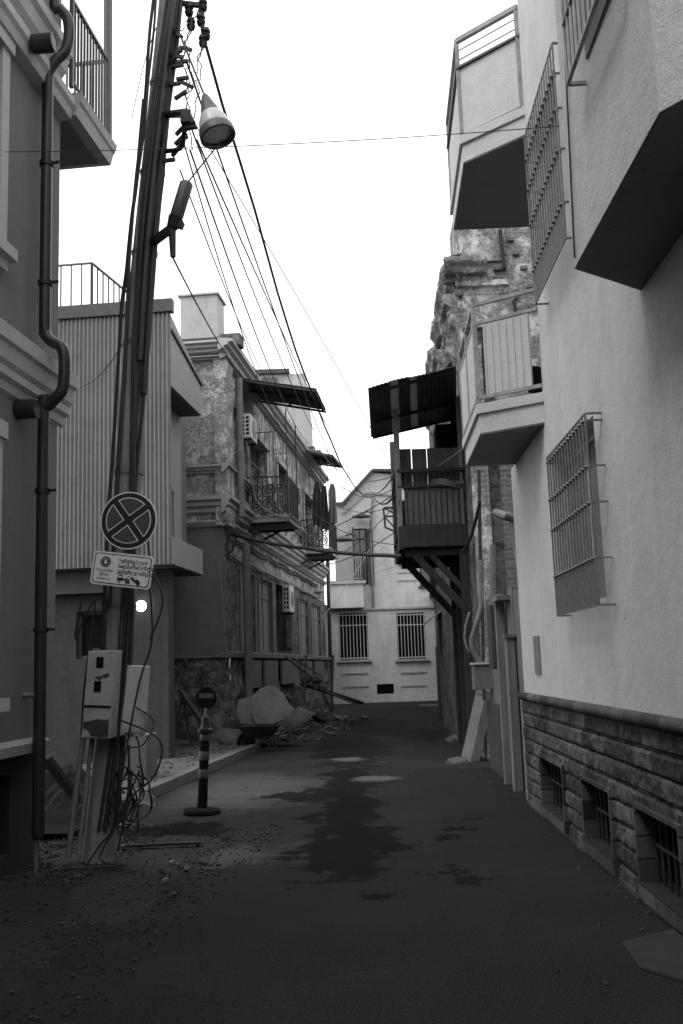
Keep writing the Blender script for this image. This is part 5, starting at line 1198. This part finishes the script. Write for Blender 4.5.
wire(LW(172, 256, PS - .2), LW(240, 372, BS + 1.5), .12, .010, 'cable from the slanting lamp housing to the roof edge of the brick house')
wire(LW(240, 372, BS + 1.5), LW(352, 492, 38), .5, .012, 'cable drooping along the cornice below the tin awnings')
wire(LW(166, 0, PS), LW(203, 92, PS - .35), .0, .010, 'stay wire from the pole top to the hood of the street lamp')
wire(LW(222, 140, PS - .35), LW(188, 182, PS - .35), .0, .007, 'short wire from the street lamp down to the slanting lamp housing')
wire(LW(-20, 152, 7.5), RWp(560, 126, 7.0), .05, .0035, 'hair thin horizontal wire crossing the whole lane high up')
wire(LW(230, 534, BS + .5), RWp(402, 556, WS + .2), .10, .042, 'heavy dark bundle of cables crossing the lane below the iron balconies', wob=.03)
wire(LW(170, 556, BS - .2), LW(322, 592, 36), .25, .042, 'thick sagging cable bundle along the wall under the iron balconies', wob=.03)
wire(LW(238, 532, BS + .5), LW(229, 553, BS + .4), .1, .028, 'short drooping cable loop at the corner of the brick house', wob=.05)
wire(LW(240, 558, BS + .8), LW(322, 591, 34), .15, .012, 'pale cable below the thick sagging bundle on the brick house', 'cable_pale')
wire(RWp(470, 444, 16.5), LW(300, 540, 31), .2, .012, 'slanting cable from the ruined house down to the far iron balcony', 'cable_pale')
wire(RWp(398, 468, WS), LW(368, 488, 44), .35, .016, 'short looping cable left of the wooden balcony')
wire(LW(176, 656, BS - .15), LW(228, 653, BS - .15), .06, .008, 'pale string hanging on the dark lower wall of the brick house', 'cable_pale'); wire(LW(219, 560, BS - .14), LW(227, 653, BS - .14), .0, .008, 'thin vertical pale cable at the corner of the brick house', 'cable_pale')
wire(LW(130, 330, PS - .1), LW(80, 386, 10.5), .12, .006, 'loose thin cable looping left from the pole to the downpipe')
wire(LW(320, 620, 36), LW(372, 545, 44), .15, .012, 'pale wire slanting up to the far house door', 'cable_pale')
wire(RWp(480, 500, 16.2), RWp(462, 552, 17.5), .15, .03, 'dark curved cable on the corner plaster beside the wooden balcony')
wire(LW(325, 583, 36), LW(425, 555, 44), .15, .008, 'faint thin wire low in front of the far house')
wire(LW(160, 20, PS), LW(132, 118, PS), -.12, .004, 'thin wire curving loosely left of the pole top')

for k, (a_, b_, sg_) in enumerate((((322, 560, 34), (400, 500, 17.8), .25), ((330, 470, 33), (398, 486, 18), .5), ((318, 446, 33), (398, 474, 18), .55), ((300, 500, 30), (400, 545, 18), .3), ((240, 545, 22), (400, 528, 18.2), .6), ((338, 505, 36), (398, 505, 18), .2))):
    wire(LW(a_[0], a_[1], a_[2]), RWp(b_[0], b_[1], b_[2]), sg_, .008, 'thin sagging cable joining the awnings side and the wooden balcony across the lane')
for a_, b_ in (((184, 40), (192, 150)), ((190, 24), (186, 113)), ((203, 41), (194, 118)), ((176, 30), (200, 8)), ((186, 100), (203, 41)), ((181, 60), (191, 20))):
    wire(LW(a_[0], a_[1], PS - .1), LW(b_[0], b_[1], PS - .2), .06, .006, 'short slack jumper wire between the pole top and the insulators', n=12, name='jumper_wire', grp='jumper wires at the pole top', wob=.08)

# ------------------------------------------------------------------ bollard
q = GL(202, 814)
t = T('sign_bollard', 'striped black bollard with a round no entry sign on a rubber foot', 'bollard', FL, (q[0], q[1], 0)); t.o.rotation_euler = (0, math.radians(3), -bL)
bx_, by_ = q; kk = by_ / F
def tp(r_, z_): return (r_, z_)
t.part('base', MB().lathe([(.001, 0), (.21, 0), (.215, .03), (.20, .055), (.06, .075), (.001, .075)], (bx_, by_, 0), seg=32), 'rubber')
lean = Vector((.0, 0, 0)); H = .92
t.part('post', MB().lathe([(.058, .07), (.055, .3), (.052, .8), (.05, .90), (.001, .90)], (bx_, by_, 0), seg=20), 'rubber')
for z0_, z1_ in ((.40, .50), (.60, .70), (.82, .89)): t.part('reflective_band', MB().lathe([(.0578, z0_), (.0588, z0_ + .002), (.0585, z1_ - .002), (.0575, z1_)], (bx_, by_, 0), seg=20), 'band')
t.part('collar', MB().lathe([(.05, .90), (.085, .91), (.085, .95), (.06, .96), (.045, 1.0), (.04, 1.08), (.001, 1.09)], (bx_, by_, 0), seg=20), 'black_metal')
sg_ = t.part('sign', MB().prism([(bx_ + .122 * math.cos(2 * PI * k / 40), 1.30 + .13 * math.sin(2 * PI * k / 40)) for k in range(40)], 'y', by_ - .01, by_ + .012), 'rubber', bev=.004)
t.part('sign_bar', MB().box((bx_ - .085, by_ - .014, 1.30), (bx_ + .085, by_ - .011, 1.355)), 'band', sg_)
t.part('stem', MB().tube([(bx_, by_, 1.05), (bx_, by_, 1.19)], .02, 8).tube([(bx_ - .03, by_, 1.02), (bx_ + .03, by_, 1.02)], .025, 8), 'pipe_grey')

# ------------------------------------------------------------------ wheelbarrow with sheets
q = GL(258, 752); wx, wy = q[0], q[1] + .1
sc1 = wy / F
def WP(px, py, s=None): s = s or wy; x, z_ = SL(px, py, s); return Vector((x, s, z_))
t = T('wheelbarrow', 'black wheelbarrow standing at the end of the kerb', 'wheelbarrow', FL, (wx, wy, 0))
a = WP(241, 726); b = WP(279, 726); z1_ = a.z; z0_ = WP(260, 737).z
tray = MB()
def trayf(x0, x1, y0, y1, z): return [(x0, y0, z), (x1, y0, z), (x1, y1, z), (x0, y1, z)]
o_ = trayf(a.x, b.x, wy - .27, wy + .27, z1_); i_ = trayf(a.x + .12, b.x - .16, wy - .18, wy + .18, z0_)
tray.add(o_ + i_, [(4, 5, 6, 7), (0, 1, 5, 4), (1, 2, 6, 5), (2, 3, 7, 6), (3, 0, 4, 7)])
to = t.part('tray', tray, 'black_metal'); md = to.modifiers.new('thick', 'SOLIDIFY'); md.thickness = .02
fr_ = MB()
for sy in (-.2, .2):
    fr_.tube([(a.x + .08, wy + sy * .3, .18), (a.x + .3, wy + sy, z0_ - .02), (b.x, wy + sy, z0_ + .02), (b.x + .35, wy + sy * 1.3, z0_ + .16)], .014, 8)
t.part('frame', fr_, 'black_metal')
for sy in (-.2, .2): t.part('leg', MB().tube([(b.x - .18, wy + sy, z0_), (b.x - .06, wy + sy, .01), (b.x - .3, wy + sy, z0_ - .02)], .014, 8), 'black_metal')
wh = (a.x + .10, wy, .19)
wo_ = t.part('wheel', MB().tube([(wh[0] + .15 * math.cos(2 * PI * k / 24), wy, wh[2] + .15 * math.sin(2 * PI * k / 24)) for k in range(25)], .038, 8), 'rubber')
t.part('rim', MB().lathe([(.001, -.03), (.12, -.02), (.12, .02), (.001, .03)], wh, (0, 1, 0)), 'rail_dark', wo_)
def slabthing(pxs, s, thick, mat, label, name, cat, tilt=0, bulge=.015):
    P = [WP(x_, y_, s) for x_, y_ in pxs]; zm = min(p.z for p in P); m = MB(); n_ = len(P)
    cen = sum(P, Vector()) / n_; lay = []
    rings = [(0, 1), (.35, 1), (.7, 1)]
    vs = []; K = 5
    for side in (0, 1):
        for j in range(K + 1):
            f_ = 1 - j / K
            for p in P:
                q_ = cen.lerp(p, f_); q_.y += tilt * (q_.z - zm) + (thick if side else 0) + (-1 if not side else -.5) * bulge * (1 - f_ * f_) + .012 * noise.noise(q_ * 2) ; vs.append(q_)
    fs = []
    for side in (0, 1):
        o0 = side * (K + 1) * n_
        for j in range(K):
            for i in range(n_): fs.append((o0 + j * n_ + i, o0 + j * n_ + (i + 1) % n_, o0 + (j + 1) * n_ + (i + 1) % n_, o0 + (j + 1) * n_ + i))
    for i in range(n_): fs.append((i, (i + 1) % n_, (K + 1) * n_ + (i + 1) % n_, (K + 1) * n_ + i))
    m.add(vs, fs, False); return solo(name, m, mat, label, cat, FL, (cen.x, s, zm))
slabthing([(256, 724), (251, 712), (250, 697), (258, 689), (268, 685), (274, 687), (283, 695), (288, 704), (294, 709), (284, 718), (272, 724)], wy + .12, .03, 'sheet', 'large rounded pale board standing in the wheelbarrow', 'scrap_board', 'board', .25)
slabthing([(240, 723), (236, 712), (237, 700), (249, 696), (251, 708), (257, 724)], wy + .3, .03, 'sheet', 'smaller curved board at the left side of the wheelbarrow', 'scrap_board', 'board', .2)
slabthing([(283, 727), (276, 722), (290, 712), (296, 707), (314, 714), (306, 722), (294, 728)], wy + 1.0, .05, 'tarp', 'crumpled tarpaulin spread right of the wheelbarrow', 'tarpaulin', 'tarpaulin', .8, .06)
slabthing([(290, 709), (286, 700), (294, 696), (304, 706), (316, 712), (312, 716)], wy + 2.4, .05, 'dark_wall', 'dark sloping sheet lying behind the crumpled tarpaulin', 'dark_sheet', 'sheet', .8, .06)
x_, y_ = GL(228, 744, .12); rock(x_, y_, .12, .42, 'rock', 'large dull boulder left of the wheelbarrow', sx=1.1, nm='boulder', fr=FL)
# rubble
rb = MB(); 
def cub(mb, x, y, z_, r_):
    A0 = Matrix.Rotation(rnd.uniform(0, 3), 3, 'Z') @ Matrix.Rotation(rnd.uniform(-.6, .6), 3, 'X'); sx, sy, sz = r_ * rnd.uniform(.5, 1.3), r_ * rnd.uniform(.5, 1.2), r_ * rnd.uniform(.25, .8)
    vs = [Vector((x, y, z_)) + A0 @ Vector((i * sx * rnd.uniform(.7, 1), j * sy * rnd.uniform(.7, 1), k * sz)) for i, j, k in ((-1, -1, -1), (1, -1, -1), (1, 1, -1), (-1, 1, -1), (-1, -1, 1), (1, -1, 1), (1, 1, 1), (-1, 1, 1))]
    mb.add(vs, [(3, 2, 1, 0), (4, 5, 6, 7), (0, 1, 5, 4), (1, 2, 6, 5), (2, 3, 7, 6), (3, 0, 4, 7)])
for k in range(420):
    s = rnd.uniform(21, 31); x = -4.55 + abs(rnd.gauss(0, .55)) ; z_ = max(0.02, .32 * math.exp(-((x + 4.3) ** 2) * 3)) * rnd.random() + .02; cub(rb, x, s, z_, rnd.uniform(.03, .14))
solo('rubble_heap', rb, 'rock', 'low heap of broken rubble along the foot of the brick house', 'rubble', FL, (-4.3, 26, 0), kind='stuff')
hm = MB().grid(24, 60, lambda u, v: (-4.75 + u * 1.9, 21 + v * 11, -.01 + .42 * max(0, 1 - u * 1.0) ** 1.5 * math.sin(PI * min(1, v * 1.2 + .05) ** 1) ** .5 * (1 + .5 * noise.noise(Vector((u * 5, v * 12, 2)))) if v < .8 else -.01)); struct('earth_bank', hm, 'earth', FL, (-4.5, 24, 0))
# planks and poles
def plank(a_, b_, s0_, s1_, w_, th, mat, label, grp='timbers dumped by the brick house'):
    p = WP(*a_, s0_); q_ = WP(*b_, s1_); p.z = max(p.z, .04); q_.z = max(q_.z, .04)
    return solo('timber_plank', MB().bar(p, q_, w_, th), mat, label, 'plank', FL, (q_.x, q_.y, 0), grp, bev=.005)
plank((285, 656), (321, 685), 24.5, 26.5, .05, .05, 'grey_wood', 'upper pale pole slanting down from the brick house plinth'); plank((297, 660), (323, 677), 25.5, 27, .04, .04, 'grey_wood', 'second thinner slanting pole just above the first')
plank((303, 684), (361, 703), 25.5, 30, .20, .06, 'old_wood', 'long dark plank pointing down onto the lane'); plank((322, 690), (356, 704), 26.5, 29, .06, .04, 'grey_wood', 'thin pale batten below the long dark plank')
plank((318, 684), (332, 712), 25.2, 25.4, .05, .05, 'old_wood', 'short upright stick among the timbers'); plank((284, 697), (322, 722), 23, 24.8, .16, .05, 'dark_wood', 'dark board lying across the rubble heap')
plank((306, 655), (304, 712), 25, 24.8, .05, .05, 'old_wood', 'thin vertical pole propped among the timbers')
plank((333, 655), (332, 690), 36, 36, .10, .08, 'old_wood', 'dark upright post against the far house corner'); plank((45, 757), (78, 800), 9.3, 9.6, .16, .05, 'old_wood', 'broad plank leaning at the foot of the left stucco house', None)
# stacked junk in front of the far house end
for (px, py, w_, h_, lab) in ((300, 682, .5, .25, 'small broken block on top of the rubble'), (312, 690, .35, .2, 'pale broken slab among the timbers')):
    p = WP(px, py, 26); solo('broken_block', MB().box((p.x, 26, p.z), (p.x + w_, 26.4, p.z + h_ * .6)), 'rock', lab, 'block', FL, (p.x, 26, p.z), bev=.03)
# trestle by the brick house front
ts = BS - .75; t = T('wooden_trestle', 'dark wooden trestle standing before the lower wall behind the bollard', 'trestle', FL, (SL(185, 735, ts)[0], ts, .1))
m = MB(); PT = lambda x_, y_, d_=0: (SL(x_, y_, ts + d_)[0], ts + d_, max(.12, SL(x_, y_, ts + d_)[1]))
t.part('beam', MB().bar(PT(180, 690), PT(205, 726, -.3), .10, .07), 'old_wood')
for a0, b0 in (((183, 692), (174, 738)), ((183, 692), (189, 740)), ((176, 700), (172, 738)), ((196, 712), (174, 722))): t.part('leg', MB().bar(PT(*a0), PT(*b0, -.1), .06, .05), 'old_wood')
x_, y_ = GL(178, 745, .13); rock(x_, y_, .13, .14, 'rock', 'low flat stone lump before the wooden trestle', sx=1.8, nm='stone_lump', fr=FL)
x_, y_ = GL(191, 742, .13); rock(x_, y_, .13, .10, 'rock', 'small stone beside the flat lump near the trestle', nm='stone_lump', fr=FL)
x_, y_ = GL(132, 806, .0); rock(x_, y_, .0, .20, 'rock', 'smooth pale stone at the near end of the kerb', sx=1.5, nm='stone_lump', fr=FL)
# concrete block behind pole
p = SL(130, 760, 14); solo('concrete_block', MB().box((p[0] - .25, 14, .13), (p[0] + .25, 14.5, .75)), 'dim_wall', 'square concrete block on the pavement behind the cable cabinet', 'block', FL, (p[0], 14, .13), bev=.02)
# litter, twigs and gravel on the verge
gv = MB()
for k in range(2600):
    x = -4.3 + rnd.random() ** 1.1 * 2.5; s = rnd.uniform(4.6, 10.6)
    if k % 4 == 0: x = -3.5 + rnd.gauss(0, .5); s = rnd.uniform(7.6, 9.6)
    cub(gv, x, s, .03 if x < -2.9 else .008, rnd.uniform(.004, .014) if k % 40 else rnd.uniform(.018, .03))
solo('gravel', gv, 'grit', None, None, FL, (-3.2, 7, 0), kind='stuff')
gv = MB()
for k in range(500):
    s = rnd.uniform(3, 40); w_ = GW(341, 700).x; side = rnd.random()
    x = (1.70 - abs(rnd.gauss(0, .12))) if side < .35 else rnd.uniform(-2.8, 1.6)
    cub(gv, x if side < .35 else x, s, .004, rnd.uniform(.004, .014) * (1.5 if side < .35 else 1))
solo('gravel', gv, 'grit', None, None, FR, (0, 10, 0), kind='stuff')
pg = MB()
for k in range(320): cub(pg, -rnd.uniform(4.2, 6.0), 12.3 + 9 * rnd.random() ** .6, .135, rnd.uniform(.008, .035) * (1.8 if k % 25 == 0 else 1))
solo('rubble_scatter', pg, 'rock', None, None, FL, (-5, 16, .13), kind='stuff')
lf = MB()
for (px, py) in ((180, 869), (172, 866), (186, 872), (165, 884), (172, 898), (108, 822), (120, 800)):
    q = GW(px, py); cub(lf, q.x, q.y, .03 if px < 190 else .012, .028)
for k in range(26):
    q = GW(rnd.uniform(112, 130), rnd.uniform(795, 850)); cub(lf, q.x, q.y + rnd.uniform(-.3, .3), .03 + rnd.random() * .1, rnd.uniform(.01, .03))
solo('litter', lf, 'sheet', None, None, FW, (-3, 8, 0), kind='stuff')
q = GW(40, 836); sd2 = T('dark_puddle_board', 'flat dark sheet lying on the ground by the left house', 'sheet', FL, (GL(40, 836)[0], GL(40, 836)[1], 0))
sd2.part('board', MB().box((GL(40, 836)[0] - .6, GL(40, 836)[1] - .35, .05), (GL(40, 836)[0] + .45, GL(40, 836)[1] + .2, .075)), 'dark_hole')
q = GL(160, 850); solo('flat_board', MB().bar((q[0] - .35, q[1], .04), (q[0] + .35, q[1] + .12, .04), .07, .02), 'dark_wood', 'thin dark board lying on the ground right of the pole foot', 'board', FL, (q[0], q[1], 0))
# unseen block added behind the viewer to darken the near road
solo('rear_light_blocker', MB().box((-12, -22, 0), (12, -16, 10)), 'stucco_mid', 'unseen plain block added behind the viewer to darken the near road', 'building', FW, (0, -18, 0))
